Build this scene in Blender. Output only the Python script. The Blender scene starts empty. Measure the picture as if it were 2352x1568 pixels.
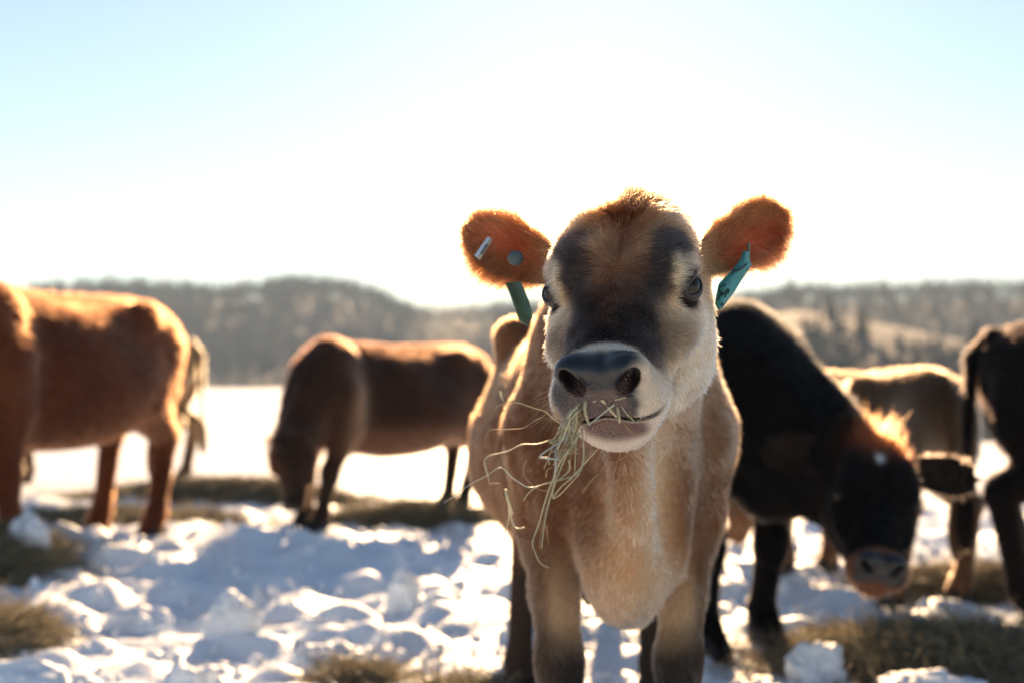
import bpy, math, random
import numpy as np
from mathutils import Vector, Matrix

random.seed(7)
rng = np.random.default_rng(7)
scene = bpy.context.scene
col = scene.collection

# ------------------------------------------------------------------ camera, sky, sun, exposure
CAM_H = 0.90
PITCH = math.radians(1.75)
FPX = 2352 * 50 / 36.0
cam_d = bpy.data.cameras.new('camera')
cam_d.lens = 50
cam_d.sensor_width = 36
cam_d.clip_start = 0.05
cam_d.clip_end = 6000
cam_d.dof.use_dof = True
cam_d.dof.focus_distance = 2.00
cam_d.dof.aperture_fstop = 2.8
cam = bpy.data.objects.new('camera', cam_d)
cam.location = (0, 0, CAM_H)
cam.rotation_euler = (math.pi / 2 + PITCH, 0, 0)
col.objects.link(cam)
scene.camera = cam

SUN_EL = math.radians(19.5)
SUN_AZ = math.radians(3.2)          # to the right of the view direction (+Y)
world = bpy.data.worlds.new('World')
scene.world = world
world.use_nodes = True
wn = world.node_tree
for n in list(wn.nodes):
    wn.nodes.remove(n)
sky = wn.nodes.new('ShaderNodeTexSky')
sky.sky_type = 'NISHITA'
sky.sun_disc = False
sky.sun_elevation = SUN_EL
sky.sun_rotation = SUN_AZ
sky.altitude = 300
sky.air_density = 1.0
sky.dust_density = 0.12
sky.ozone_density = 1.2
bg = wn.nodes.new('ShaderNodeBackground')
bg.inputs['Strength'].default_value = 0.050
wo = wn.nodes.new('ShaderNodeOutputWorld')
wn.links.new(sky.outputs[0], bg.inputs[0])
wn.links.new(bg.outputs[0], wo.inputs[0])

sun_d = bpy.data.lights.new('sun', 'SUN')
sun_d.energy = 5.0
sun_d.angle = math.radians(0.53)
sun_d.color = (1.0, 0.66, 0.36)
sun = bpy.data.objects.new('sun', sun_d)
sd = Vector((math.sin(SUN_AZ) * math.cos(SUN_EL), math.cos(SUN_AZ) * math.cos(SUN_EL), math.sin(SUN_EL)))
sun.rotation_euler = sd.to_track_quat('Z', 'Y').to_euler()
sun.location = (2, 30, 20)
col.objects.link(sun)

vs = scene.view_settings
vs.view_transform = 'Standard'
vs.look = 'None'
vs.exposure = 1.55
vs.gamma = 1.0
vs.use_curve_mapping = False
scene.cycles.max_bounces = 10
scene.cycles.diffuse_bounces = 4
scene.cycles.glossy_bounces = 3
scene.cycles.transmission_bounces = 8
scene.cycles.transparent_max_bounces = 8
scene.cycles.volume_bounces = 1
scene.cycles.use_denoising = True
scene.cycles.sample_clamp_indirect = 6.0
scene.cycles_curves.shape = 'RIBBONS' if hasattr(scene, 'cycles_curves') else None

# ------------------------------------------------------------------ small helpers
f4 = np.float32
CP, SP = math.cos(PITCH), math.sin(PITCH)


def P(u, v, d):
    """Design helper: a point seen at (u, v) of the 2352 px wide photo, d metres away along the view axis -> world metres."""
    a = (u - 1176) / FPX * d
    b = -(v - 784) / FPX * d
    return np.array([a, d * CP - b * SP, CAM_H + d * SP + b * CP])


def link(o, parent=None):
    col.objects.link(o)
    if parent is not None:
        o.parent = parent
    return o


def empty(name, loc=(0, 0, 0), rz=0.0):
    o = bpy.data.objects.new(name, None)
    o.location = loc
    o.rotation_euler = (0, 0, rz)
    o.empty_display_size = 0.2
    col.objects.link(o)
    return o


def tag(o, label=None, cat=None, group=None, kind=None):
    if label:
        o['label'] = label
    if cat:
        o['category'] = cat
    if group:
        o['group'] = group
    if kind:
        o['kind'] = kind
    return o


def mesh_obj(name, verts, faces, mat, parent=None, smooth=True, cols=None, attrs=None):
    """verts Nx3; faces: list of tuples, or an int array MxK"""
    me = bpy.data.meshes.new(name)
    verts = np.asarray(verts, dtype=f4)
    if isinstance(faces, np.ndarray):
        k = faces.shape[1]
        m = faces.shape[0]
        me.vertices.add(len(verts))
        me.vertices.foreach_set('co', verts.ravel())
        me.loops.add(m * k)
        me.loops.foreach_set('vertex_index', faces.astype(np.int32).ravel())
        me.polygons.add(m)
        me.polygons.foreach_set('loop_start', (np.arange(m) * k).astype(np.int32))
        me.polygons.foreach_set('loop_total', np.full(m, k, dtype=np.int32))
        me.update(calc_edges=True)
        me.validate()
    else:
        me.from_pydata([tuple(map(float, v)) for v in verts], [], [tuple(int(i) for i in f) for f in faces])
        me.update()
    if smooth:
        me.polygons.foreach_set('use_smooth', np.ones(len(me.polygons), dtype=bool))
    if cols is not None:
        a = me.color_attributes.new('coat', 'FLOAT_COLOR', 'POINT')
        c4 = np.ones((len(verts), 4), dtype=f4)
        c4[:, :3] = cols
        a.data.foreach_set('color', c4.ravel())
    for nm, vals in (attrs or {}).items():
        a = me.attributes.new(nm, 'FLOAT', 'POINT')
        a.data.foreach_set('value', np.asarray(vals, dtype=f4))
    if mat is not None:
        me.materials.append(mat)
    o = bpy.data.objects.new(name, me)
    link(o, parent)
    return o


def ss(e0, e1, x):
    t = np.clip((x - e0) / (e1 - e0), 0, 1)
    return t * t * (3 - 2 * t)


def mix(a, b, t):
    return a * (1 - t[..., None]) + np.asarray(b, dtype=f4) * t[..., None]


def _hash(ix, iy, iz, seed):
    h = (ix.astype(np.uint32) * np.uint32(374761393) + iy.astype(np.uint32) * np.uint32(668265263)
         + iz.astype(np.uint32) * np.uint32(2147483647) + np.uint32(seed * 974711 + 12345))
    h = (h ^ (h >> np.uint32(13))) * np.uint32(1274126177)
    h = h ^ (h >> np.uint32(16))
    h = h * np.uint32(2246822519)
    h = h ^ (h >> np.uint32(15))
    return (h & np.uint32(0xFFFFFF)).astype(f4) / f4(0xFFFFFF)


def vnoise(x, y, z, seed=0):
    x = np.asarray(x, dtype=np.float64); y = np.asarray(y, dtype=np.float64); z = np.asarray(z, dtype=np.float64)
    x0 = np.floor(x); y0 = np.floor(y); z0 = np.floor(z)
    fx = x - x0; fy = y - y0; fz = z - z0
    fx = fx * fx * (3 - 2 * fx); fy = fy * fy * (3 - 2 * fy); fz = fz * fz * (3 - 2 * fz)
    ix = x0.astype(np.int64); iy = y0.astype(np.int64); iz = z0.astype(np.int64)
    out = 0
    for a in (0, 1):
        wx = fx if a else 1 - fx
        for b in (0, 1):
            wy = fy if b else 1 - fy
            for c in (0, 1):
                wz = fz if c else 1 - fz
                out = out + wx * wy * wz * _hash(ix + a, iy + b, iz + c, seed)
    return out.astype(f4) * 2 - 1


def fbm(x, y, z, oct=4, seed=0):
    s = 0; a = 0.5; f = 1.0
    for i in range(oct):
        s = s + a * vnoise(x * f, y * f, z * f, seed + i * 17)
        a *= 0.5; f *= 2.03
    return s


def nrm(v):
    v = np.asarray(v, dtype=float)
    return v / np.linalg.norm(v)


def spline(xs, ys, n=240):
    """dense Catmull-Rom (monotone-safe enough) table of ys over xs"""
    xs = np.asarray(xs, dtype=float); ys = np.asarray(ys, dtype=float)
    m = np.gradient(ys, xs)
    X = np.linspace(xs[0], xs[-1], n)
    i = np.clip(np.searchsorted(xs, X, side='right') - 1, 0, len(xs) - 2)
    h = xs[i + 1] - xs[i]
    t = (X - xs[i]) / h
    Y = ((2 * t**3 - 3 * t**2 + 1) * ys[i] + (t**3 - 2 * t**2 + t) * h * m[i]
         + (-2 * t**3 + 3 * t**2) * ys[i + 1] + (t**3 - t**2) * h * m[i + 1])
    return X, Y


# ------------------------------------------------------------------ implicit shapes
def smin(a, b, k):
    h = np.clip(0.5 + 0.5 * (b - a) / k, 0, 1)
    return b + (a - b) * h - k * h * (1 - h)


def smax(a, b, k):
    return -smin(-a, -b, k)


def rcone(p, a, b, ra, rb):
    a = np.asarray(a, dtype=f4); ba = np.asarray(b, dtype=f4) - a
    x = p[0] - a[0]; y = p[1] - a[1]; z = p[2] - a[2]
    t = np.clip((x * ba[0] + y * ba[1] + z * ba[2]) / f4(ba @ ba + 1e-9), 0, 1)
    return np.sqrt((x - t * ba[0])**2 + (y - t * ba[1])**2 + (z - t * ba[2])**2) - (f4(ra) + f4(rb - ra) * t)


def ellip(p, c, r, R=None):
    """R: 3x3, rows are the ellipsoid's axes"""
    x = p[0] - f4(c[0]); y = p[1] - f4(c[1]); z = p[2] - f4(c[2])
    if R is not None:
        R = np.asarray(R, dtype=f4)
        x, y, z = (R[0, 0] * x + R[0, 1] * y + R[0, 2] * z, R[1, 0] * x + R[1, 1] * y + R[1, 2] * z, R[2, 0] * x + R[2, 1] * y + R[2, 2] * z)
    r = [f4(q) for q in r]
    k0 = np.sqrt((x / r[0])**2 + (y / r[1])**2 + (z / r[2])**2)
    k1 = np.sqrt((x / r[0]**2)**2 + (y / r[1]**2)**2 + (z / r[2]**2)**2) + f4(1e-6)
    return k0 * (k0 - 1) / k1


class Loft:
    def __init__(self, s, top, bot, w, n, taper):
        self.s0, self.s1 = s[0], s[-1]
        self.X, self.top = spline(s, top)
        _, self.bot = spline(s, bot)
        _, self.w = spline(s, w)
        _, self.n = spline(s, n)
        _, self.k = spline(s, taper)

    def d(self, x, s, t):
        sc = np.clip(s, self.s0, self.s1)
        top = np.interp(sc, self.X, self.top).astype(f4)
        bot = np.interp(sc, self.X, self.bot).astype(f4)
        w = np.interp(sc, self.X, self.w).astype(f4)
        n = np.interp(sc, self.X, self.n).astype(f4)
        k = np.interp(sc, self.X, self.k).astype(f4)
        c = (top + bot) * 0.5; h = (top - bot) * 0.5
        ut = (t - c) / h
        ux = np.abs(x) / (w * (1 + k * np.clip(ut, -1, 1)))
        r = (ux**n + np.abs(ut)**n)**(1 / n)
        d = (r - 1) * np.minimum(w, h)
        over = np.maximum(s - self.s1, self.s0 - s)
        return np.where(over > 0, np.sqrt(np.maximum(d, 0)**2 + over**2) + np.minimum(d, 0) * 0, d).astype(f4)


HEAD = Loft(
    s=[-.035, -.015, .02, .06, .11, .16, .20, .25, .30, .35, .40, .435],
    top=[-.026, .000, .014, .020, .022, .018, .012, -.002, -.012, -.018, -.022, -.030],
    bot=[-.10, -.15, -.195, -.225, -.243, -.250, -.246, -.228, -.200, -.175, -.158, -.145],
    w=[.044, .078, .090, .096, .101, .109, .109, .093, .074, .067, .060, .055],
    n=[2.0, 2.1, 2.3, 2.5, 2.6, 2.6, 2.6, 2.6, 2.5, 2.4, 2.3, 2.2],
    taper=[0, 0, 0, .0, -.02, -.03, -.04, -.10, -.12, -.06, 0, .05])


def head_sdf(q, ears, mouth_open=0.004, jaw=0.0):
    x, s, t = q
    ax = np.abs(x)
    m = (ax, s, t)
    mj = (x - f4(jaw), s, t)
    mz = (x - f4(jaw * .35), s, t)
    mza = (np.abs(mz[0]), s, t)
    tm = t + f4(1.2) * x * x - f4(jaw * 8.0) * x
    d = HEAD.d(x, s, t)
    d = smin(d, ellip(m, (.052, .140, .002), (.048, .065, .028)), .030)          # brow bosses
    d = smin(d, ellip(m, (.080, .192, -.018), (.030, .042, .030)), .025)         # orbit rim
    d = smin(d, ellip(m, (.080, .245, -.085), (.026, .075, .020)), .030)         # cheek crest
    d = smin(d, ellip(m, (.069, .13, -.15), (.040, .095, .080)), .035)           # jaw muscle
    d = smin(d, ellip(mz, (.0, .415, -.056), (.057, .052, .048)), .022)           # muzzle
    d = smin(d, ellip(mza, (.040, .428, -.072), (.033, .040, .040)), .020)         # upper lip
    d = smin(d, ellip(mza, (.034, .440, -.022), (.029, .026, .022)), .014)         # nostril wing
    d = smin(d, ellip(mza, (.053, .395, -.090), (.022, .050, .034)), .020)         # lip corner
    d = smin(d, ellip(mj, (.0, .402, -.128), (.050, .055, .034)), .016)           # chin
    d = smax(d, -ellip(m, (.100, .206, -.038), (.024, .028, .023)), .008)        # eye socket
    d = smax(d, -ellip((x, s, tm), (.0, .462, -.0875), (.063, .058, .0020 + mouth_open)), .004)   # mouth
    cs, sn = math.cos(.95), math.sin(.95)
    R = [(cs, 0, sn), (0, 1, 0), (-sn, 0, cs)]
    d = smax(d, -ellip(mza, (.037, .458, -.030), (.0215, .034, .0125), R), .005)    # nostril
    for e in ears:
        d = smin(d, e.d(q), .014)
    return d


class Ear:
    def __init__(self, root, axis, normal, L=.165, W=.047):
        self.o = np.asarray(root, dtype=f4)
        self.a = nrm(axis)
        n = np.asarray(normal, dtype=float)
        self.n = nrm(n - (n @ self.a) * self.a)
        self.b = np.cross(self.n, self.a)
        self.L, self.W = L, W
        self.X, self.w = spline([-.25, 0, .2, .42, .62, .8, .93, 1.0], np.array([.5, .56, .80, .98, 1.0, .82, .52, .12]) * W)

    def uvw(self, q):
        r = [q[i] - self.o[i] for i in range(3)]
        g = lambda v: (r[0] * f4(v[0]) + r[1] * f4(v[1]) + r[2] * f4(v[2]))
        return g(self.a), g(self.b), g(self.n)

    def d(self, q):
        u, v, w = self.uvw(q)
        wl = np.interp(u / self.L, self.X, self.w).astype(f4)
        curl = (11.0 - 6.0 * np.clip(u / self.L, 0, 1)).astype(f4)
        ws = curl * v * v - f4(.012)
        th = f4(.0042) + f4(.010) * np.clip(.25 - u / self.L, 0, .5)
        plate = np.abs(w - ws) * f4(.85) - th
        out = np.maximum(np.abs(v) - wl, u - self.L)
        out = np.maximum(out, -u - f4(.25 * self.L))
        return smax(plate, out, f4(.006))


def trunk_loft(fat=1.0):
    return Loft(
        s=[-.79, -.75, -.66, -.50, -.30, 0, .25, .45, .60, .72, .79, .825],
        top=[.80, .90, 1.00, 1.075, 1.085, 1.065, 1.07, 1.095, 1.10, 1.08, 1.02, .97],
        bot=[.68, .58, .52, .51 - (fat - 1) * .2, .50 - (fat - 1) * .5, .485 - (fat - 1) * .7, .50 - (fat - 1) * .6, .55 - (fat - 1) * .4, .62, .70, .78, .84],
        w=[.042, .086, .126, .166, .215, .30 * fat, .325 * fat, .285 * fat, .24, .19, .12, .05],
        n=[2, 2, 2, 2, 2, 2.1, 2.2, 2.4, 2.4, 2.2, 2, 2], taper=[0, 0, -.05, -.12, -.15, -.16, -.14, -.06, 0, 0, 0, 0])


class Cow:
    """one animal in its own frame: faces -Y, x to its left as we face it, feet at z=0"""

    def __init__(self, head_o, head_S, head_T, head_scale=1.0, ears=None, feet=None, fat=1.0, tail=True, neck=None, mouth=0.0, jaw=0.0):
        self.o = np.asarray(head_o, dtype=float)
        self.S = nrm(head_S)
        T = np.asarray(head_T, dtype=float)
        self.T = nrm(T - (T @ self.S) * self.S)
        self.X = np.cross(self.T, self.S)
        self.hs = head_scale
        self.M = np.stack([self.X, self.S, self.T]).astype(f4)
        self.ears = ears if ears is not None else [
            Ear((sx * .100, .035, -.075), (sx * .93, -.20, .05), (sx * -.05, .80, .55)) for sx in (-1, 1)]
        self.trunk = trunk_loft(fat)
        self.feet = dict(fl=(-.15, -.52), fr=(.15, -.47), hl=(-.16, .68), hr=(.16, .62))
        self.feet.update(feet or {})
        self.tail = tail
        self.mouth = mouth
        self.jaw = jaw
        self.folds = 1.0
        self.tuft = .25
        self.ear_glow = 1.0
        self.legk = 1.0
        self.star = False
        self.neck = neck or {}

    def q(self, p):
        r = [p[i] - f4(self.o[i]) for i in range(3)]
        return tuple((self.M[i, 0] * r[0] + self.M[i, 1] * r[1] + self.M[i, 2] * r[2]) / f4(self.hs) for i in range(3))

    def h2w(self, x, s, t):
        return self.o + self.hs * (x * self.X + s * self.S + t * self.T)

    def legs(self):
        L = []
        for k, sx in (('fl', -1), ('fr', 1)):
            fx, fy = self.feet[k]
            sh = (sx * .140, -.52, .80); el = (sx * .140, -.46, .62)
            kn = (sx * .135 * .5 + fx * .5, -.50 * .5 + fy * .5 - .015, .345); fe = (fx, fy + .01, .11); ho = (fx, fy - .03, .05)
            L.append((sh, el, .100, .066)); L.append((el, kn, .062, .040)); L.append(((kn[0], kn[1] - .006, kn[2] + .015), (kn[0], kn[1], kn[2] - .03), .046, .042))
            L.append((kn, fe, .040, .033)); L.append((fe, ho, .040, .042))
        for k, sx in (('hl', -1), ('hr', 1)):
            fx, fy = self.feet[k]
            hi = (sx * .15, .58, .86); st = (sx * .19, .40, .66); hk = (sx * .15 * .5 + fx * .5, .5 * .76 + .5 * (fy + .10), .47)
            fe = (fx, fy + .02, .115); ho = (fx, fy - .03, .05)
            L.append((hi, st, .13, .105)); L.append((st, hk, .095, .046)); L.append((hk, fe, .044, .034)); L.append((fe, ho, .042, .045))
        return L

    def sdf(self, p):
        d = self.trunk.d(p[0], p[1], p[2])
        am = (np.abs(p[0]), p[1], p[2])
        d = smin(d, ellip(am, (.128, -.50, .84), (.068, .17, .24)), .06)      # shoulder
        d = smin(d, ellip(am, (.16, .60, .80), (.095, .20, .25)), .07)        # thigh
        d = smin(d, ellip(am, (.215, .42, 1.03), (.05, .08, .05)), .08)       # hook bone
        d = smin(d, ellip(am, (.09, .77, .97), (.04, .05, .06)), .05)         # pin bone
        d = smin(d, rcone(p, (0, -.55, 1.075), (0, .70, 1.08), .022, .022), .05)  # spine
        d = smin(d, ellip(p, (0, -.68, .57), (.095, .13, .13)), .06)          # brisket
        d = smax(d, -ellip(am, (.36, .22, .985), (.085, .15, .095)), .10)     # hollow of the flank
        d = smax(d, -ellip(am, (.24, -.30, .93), (.035, .05, .22)), .07)      # behind the shoulder blade
        d = smin(d, rcone(am, (.080, -.44, 1.04), (.150, -.62, .78), .03, .03), .05)   # ridge of the shoulder blade
        # neck
        N = self.neck
        hp = self.h2w(0, .045, -.085); ht = self.h2w(0, .10, -.165)
        base_top = np.array(N.get('top', (0, -.50, 1.0))); base_bot = np.array(N.get('bot', (0, -.66, .72)))
        d = smin(d, rcone(p, base_top, hp, .125, .085 * self.hs), .07)
        d = smin(d, rcone(p, base_bot, ht, .130, .070 * self.hs), .08)
        d = smin(d, rcone(p, (base_top + base_bot) / 2, (hp + ht) / 2, N.get('rb', .17), .09 * self.hs), .06)
        dl = self.h2w(0, .17, -.235)
        dw = np.array((0, -.74, .56))
        d = smin(d, rcone(p, dw, dl, .045, .030), .07)                        # dewlap
        fr = np.clip((-.38 - p[1]) / .2, 0, 1) * np.clip((1.0 - p[2]) / .15, 0, 1) * np.clip((p[2] - .42) / .12, 0, 1)
        d = d + fr.astype(f4) * (f4(.011) * np.sin(p[0] * 46 + np.sin(p[2] * 7 + 1.3) * 1.1 + np.sin(p[1] * 9)) * f4(self.folds)).astype(f4)
        for a, b, ra, rb in self.legs():
            d = smin(d, rcone(p, a, b, ra * self.legk, rb * self.legk), .025 if ra < .06 else .05)
        if self.tail:
            d = smin(d, rcone(p, (0, .78, 1.06), (0, .86, .98), .035, .026), .03)
            d = smin(d, rcone(p, (0, .86, .98), (.01, .885, .45), .026, .016), .02)
            d = smin(d, ellip(p, (.01, .885, .36), (.035, .035, .13)), .03)
        h = head_sdf(self.q(p), self.ears, self.mouth, self.jaw) * f4(self.hs)
        d = smin(d, h, .018)
        return d


def axis_coords(lo, hi, coarse, fine=None):
    """grid lines from lo to hi with spacing coarse, and a fine stretch (a, b, step)"""
    out = [lo]
    while out[-1] < hi:
        x = out[-1]
        h = coarse
        if fine:
            a, b, st = fine
            dist = max(a - x, x - b, 0)
            h = min(coarse, st + dist * 0.25)
        out.append(x + h)
    return np.array(out, dtype=f4)


def polygonize(sdf, X, Y, Z, B=10):
    """surface nets over a rectilinear grid, evaluated only in blocks near the surface"""
    nx, ny, nz = len(X), len(Y), len(Z)
    bi = np.arange(0, nx, B); bj = np.arange(0, ny, B); bk = np.arange(0, nz, B)
    ci = np.minimum(bi + B // 2, nx - 1); cj = np.minimum(bj + B // 2, ny - 1); ck = np.minimum(bk + B // 2, nz - 1)
    gx, gy, gz = np.meshgrid(X[ci], Y[cj], Z[ck], indexing='ij')
    dc = sdf((gx.ravel(), gy.ravel(), gz.ravel())).reshape(gx.shape)
    ext = lambda A, b: A[np.minimum(b + B, len(A) - 1)] - A[b]
    rad = 0.5 * np.sqrt(ext(X, bi)[:, None, None]**2 + ext(Y, bj)[None, :, None]**2 + ext(Z, bk)[None, None, :]**2)
    near = np.abs(dc) < rad * 1.35 + .012
    F = np.repeat(np.repeat(np.repeat(dc, B, 0), B, 1), B, 2)[:nx, :ny, :nz].astype(f4)
    idx = np.argwhere(near)
    per = max(1, 400000 // B**3)
    o = np.arange(B)
    for c in range(0, len(idx), per):
        blk = idx[c:c + per] * B
        I = np.minimum(blk[:, 0, None] + o, nx - 1); J = np.minimum(blk[:, 1, None] + o, ny - 1); K = np.minimum(blk[:, 2, None] + o, nz - 1)
        II = np.broadcast_to(I[:, :, None, None], (len(blk), B, B, B)).ravel()
        JJ = np.broadcast_to(J[:, None, :, None], (len(blk), B, B, B)).ravel()
        KK = np.broadcast_to(K[:, None, None, :], (len(blk), B, B, B)).ravel()
        F[II, JJ, KK] = sdf((X[II], Y[JJ], Z[KK]))
    neg = F < 0
    cnt = np.zeros((nx - 1, ny - 1, nz - 1), dtype=np.uint8)
    corners = [(a, b, c) for a in (0, 1) for b in (0, 1) for c in (0, 1)]
    for a, b, c in corners:
        cnt += neg[a:nx - 1 + a, b:ny - 1 + b, c:nz - 1 + c]
    act = (cnt > 0) & (cnt < 8)
    A = np.argwhere(act)
    vid = np.full(act.shape, -1, dtype=np.int32)
    vid[act] = np.arange(len(A))
    i, j, k = A.T
    val = np.stack([F[i + a, j + b, k + c] for a, b, c in corners], 1)
    pos = np.zeros((len(A), 3), dtype=np.float64); w = np.zeros(len(A))
    cx = [X[i], X[i + 1]]; cy = [Y[j], Y[j + 1]]; cz = [Z[k], Z[k + 1]]
    for m in range(8):
        for n in range(m + 1, 8):
            if sum(abs(corners[m][q] - corners[n][q]) for q in range(3)) != 1:
                continue
            v0, v1 = val[:, m], val[:, n]
            cr = (v0 < 0) != (v1 < 0)
            t = np.where(cr, v0 / np.where(cr, v0 - v1, 1), 0)
            p0 = np.stack([cx[corners[m][0]], cy[corners[m][1]], cz[corners[m][2]]], 1)
            p1 = np.stack([cx[corners[n][0]], cy[corners[n][1]], cz[corners[n][2]]], 1)
            pos += np.where(cr[:, None], p0 + (p1 - p0) * t[:, None], 0)
            w += cr
    pos /= w[:, None]
    faces = []
    # edges along each axis
    e = neg[:-1, 1:-1, 1:-1] != neg[1:, 1:-1, 1:-1]
    I = np.argwhere(e); fl = neg[:-1, 1:-1, 1:-1][e]
    a, b, c = I[:, 0], I[:, 1], I[:, 2]
    q = np.stack([vid[a, b, c], vid[a, b + 1, c], vid[a, b + 1, c + 1], vid[a, b, c + 1]], 1)
    q[~fl] = q[~fl][:, ::-1]; faces.append(q)
    e = neg[1:-1, :-1, 1:-1] != neg[1:-1, 1:, 1:-1]
    I = np.argwhere(e); fl = neg[1:-1, :-1, 1:-1][e]
    a, b, c = I[:, 0], I[:, 1], I[:, 2]
    q = np.stack([vid[a, b, c], vid[a, b, c + 1], vid[a + 1, b, c + 1], vid[a + 1, b, c]], 1)
    q[~fl] = q[~fl][:, ::-1]; faces.append(q)
    e = neg[1:-1, 1:-1, :-1] != neg[1:-1, 1:-1, 1:]
    I = np.argwhere(e); fl = neg[1:-1, 1:-1, :-1][e]
    a, b, c = I[:, 0], I[:, 1], I[:, 2]
    q = np.stack([vid[a, b, c], vid[a + 1, b, c], vid[a + 1, b + 1, c], vid[a, b + 1, c]], 1)
    q[~fl] = q[~fl][:, ::-1]; faces.append(q)
    faces = np.concatenate(faces)
    faces = faces[(faces >= 0).all(1)]
    return pos.astype(f4), faces


def vert_normals(V, Fq):
    n = np.cross(V[Fq[:, 2]] - V[Fq[:, 0]], V[Fq[:, 3]] - V[Fq[:, 1]])
    N = np.zeros_like(V)
    for k in range(4):
        np.add.at(N, Fq[:, k], n)
    return N / (np.linalg.norm(N, axis=1, keepdims=True) + 1e-12)


# ------------------------------------------------------------------ materials
def new_mat(name):
    m = bpy.data.materials.new(name)
    m.use_nodes = True
    nt = m.node_tree
    for n in list(nt.nodes):
        nt.nodes.remove(n)
    out = nt.nodes.new('ShaderNodeOutputMaterial')
    return m, nt, out


def principled(name, color, rough=0.6, spec=0.5, noise=None, bump=None, **kw):
    m, nt, out = new_mat(name)
    b = nt.nodes.new('ShaderNodeBsdfPrincipled')
    b.inputs['Base Color'].default_value = (*color, 1)
    b.inputs['Roughness'].default_value = rough
    b.inputs['Specular IOR Level'].default_value = spec
    for k, v in kw.items():
        b.inputs[k.replace('_', ' ')].default_value = v
    if noise:
        sc, amt = noise
        tex = nt.nodes.new('ShaderNodeTexNoise')
        tex.inputs['Scale'].default_value = sc
        tex.inputs['Detail'].default_value = 5
        tc = nt.nodes.new('ShaderNodeTexCoord')
        nt.links.new(tc.outputs['Object'], tex.inputs['Vector'])
        mp = nt.nodes.new('ShaderNodeMapRange')
        mp.inputs['To Min'].default_value = 1 - amt
        mp.inputs['To Max'].default_value = 1 + amt
        nt.links.new(tex.outputs['Fac'], mp.inputs['Value'])
        mu = nt.nodes.new('ShaderNodeVectorMath')
        mu.operation = 'SCALE'
        mu.inputs[0].default_value = color
        nt.links.new(mp.outputs[0], mu.inputs['Scale'])
        nt.links.new(mu.outputs[0], b.inputs['Base Color'])
        if bump:
            bp = nt.nodes.new('ShaderNodeBump')
            bp.inputs['Strength'].default_value = bump
            bp.inputs['Distance'].default_value = 0.01
            nt.links.new(tex.outputs['Fac'], bp.inputs['Height'])
            nt.links.new(bp.outputs[0], b.inputs['Normal'])
    nt.links.new(b.outputs[0], out.inputs[0])
    return m


def hide_material():
    """skin under the coat: coat colour from the mesh, wet nose where 'wet' is 1, thin ears let light through"""
    m, nt, out = new_mat('cow_hide')
    b = nt.nodes.new('ShaderNodeBsdfPrincipled')
    a = nt.nodes.new('ShaderNodeAttribute'); a.attribute_name = 'coat'
    w = nt.nodes.new('ShaderNodeAttribute'); w.attribute_name = 'wet'
    e = nt.nodes.new('ShaderNodeAttribute'); e.attribute_name = 'ear'
    nt.links.new(a.outputs['Color'], b.inputs['Base Color'])
    mr = nt.nodes.new('ShaderNodeMapRange')
    mr.inputs['To Min'].default_value = 0.85; mr.inputs['To Max'].default_value = 0.30
    nt.links.new(w.outputs['Fac'], mr.inputs['Value'])
    nt.links.new(mr.outputs[0], b.inputs['Roughness'])
    sp = nt.nodes.new('ShaderNodeMapRange')
    sp.inputs['To Min'].default_value = 0.1; sp.inputs['To Max'].default_value = 0.6
    nt.links.new(w.outputs['Fac'], sp.inputs['Value'])
    nt.links.new(sp.outputs[0], b.inputs['Specular IOR Level'])
    tc = nt.nodes.new('ShaderNodeTexCoord')
    vo = nt.nodes.new('ShaderNodeTexVoronoi'); vo.inputs['Scale'].default_value = 260
    nt.links.new(tc.outputs['Object'], vo.inputs['Vector'])
    bp = nt.nodes.new('ShaderNodeBump'); bp.inputs['Distance'].default_value = 0.0025; bp.invert = True
    bs = nt.nodes.new('ShaderNodeMath'); bs.operation = 'MULTIPLY'; bs.inputs[1].default_value = 1.0
    pe = nt.nodes.new('ShaderNodeAttribute'); pe.attribute_name = 'pebble'
    nt.links.new(pe.outputs['Fac'], bs.inputs[0]); nt.links.new(bs.outputs[0], bp.inputs['Strength'])
    nt.links.new(vo.outputs['Distance'], bp.inputs['Height'])
    nt.links.new(bp.outputs[0], b.inputs['Normal'])
    tr = nt.nodes.new('ShaderNodeBsdfTranslucent'); tr.inputs['Color'].default_value = (.65, .16, .06, 1)
    mx = nt.nodes.new('ShaderNodeMixShader')
    em = nt.nodes.new('ShaderNodeMath'); em.operation = 'MULTIPLY'; em.inputs[1].default_value = 0.15
    nt.links.new(e.outputs['Fac'], em.inputs[0]); nt.links.new(em.outputs[0], mx.inputs['Fac'])
    nt.links.new(b.outputs[0], mx.inputs[1]); nt.links.new(tr.outputs[0], mx.inputs[2])
    nt.links.new(mx.outputs[0], out.inputs[0])
    return m


def fur_material(name='cow_fur', ior=1.40):
    m, nt, out = new_mat(name)
    a = nt.nodes.new('ShaderNodeAttribute'); a.attribute_name = 'hair_col'
    h = nt.nodes.new('ShaderNodeBsdfHairPrincipled')
    h.model = 'CHIANG'
    h.parametrization = 'COLOR'
    h.inputs['Roughness'].default_value = 0.35
    h.inputs['Radial Roughness'].default_value = 0.5
    h.inputs['Coat'].default_value = 0.0
    h.inputs['Random Roughness'].default_value = 0.2
    h.inputs['IOR'].default_value = ior
    nt.links.new(a.outputs['Color'], h.inputs['Color'])
    nt.links.new(h.outputs[0], out.inputs[0])
    return m


M_HIDE = hide_material()
M_FUR = fur_material()
M_FUR_BLACK = fur_material('cow_fur_black', 1.16)
M_EYE = principled('eye_wet', (.004, .0035, .004), 0.05, 0.38)
M_LID = principled('eyelid_skin', (.012, .011, .012), 0.35, 0.5)
M_HOOF = principled('hoof_horn', (.012, .010, .009), 0.55, 0.4, noise=(30, .5))
M_LASH = principled('lash', (.01, .008, .007), 0.5)


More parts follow.
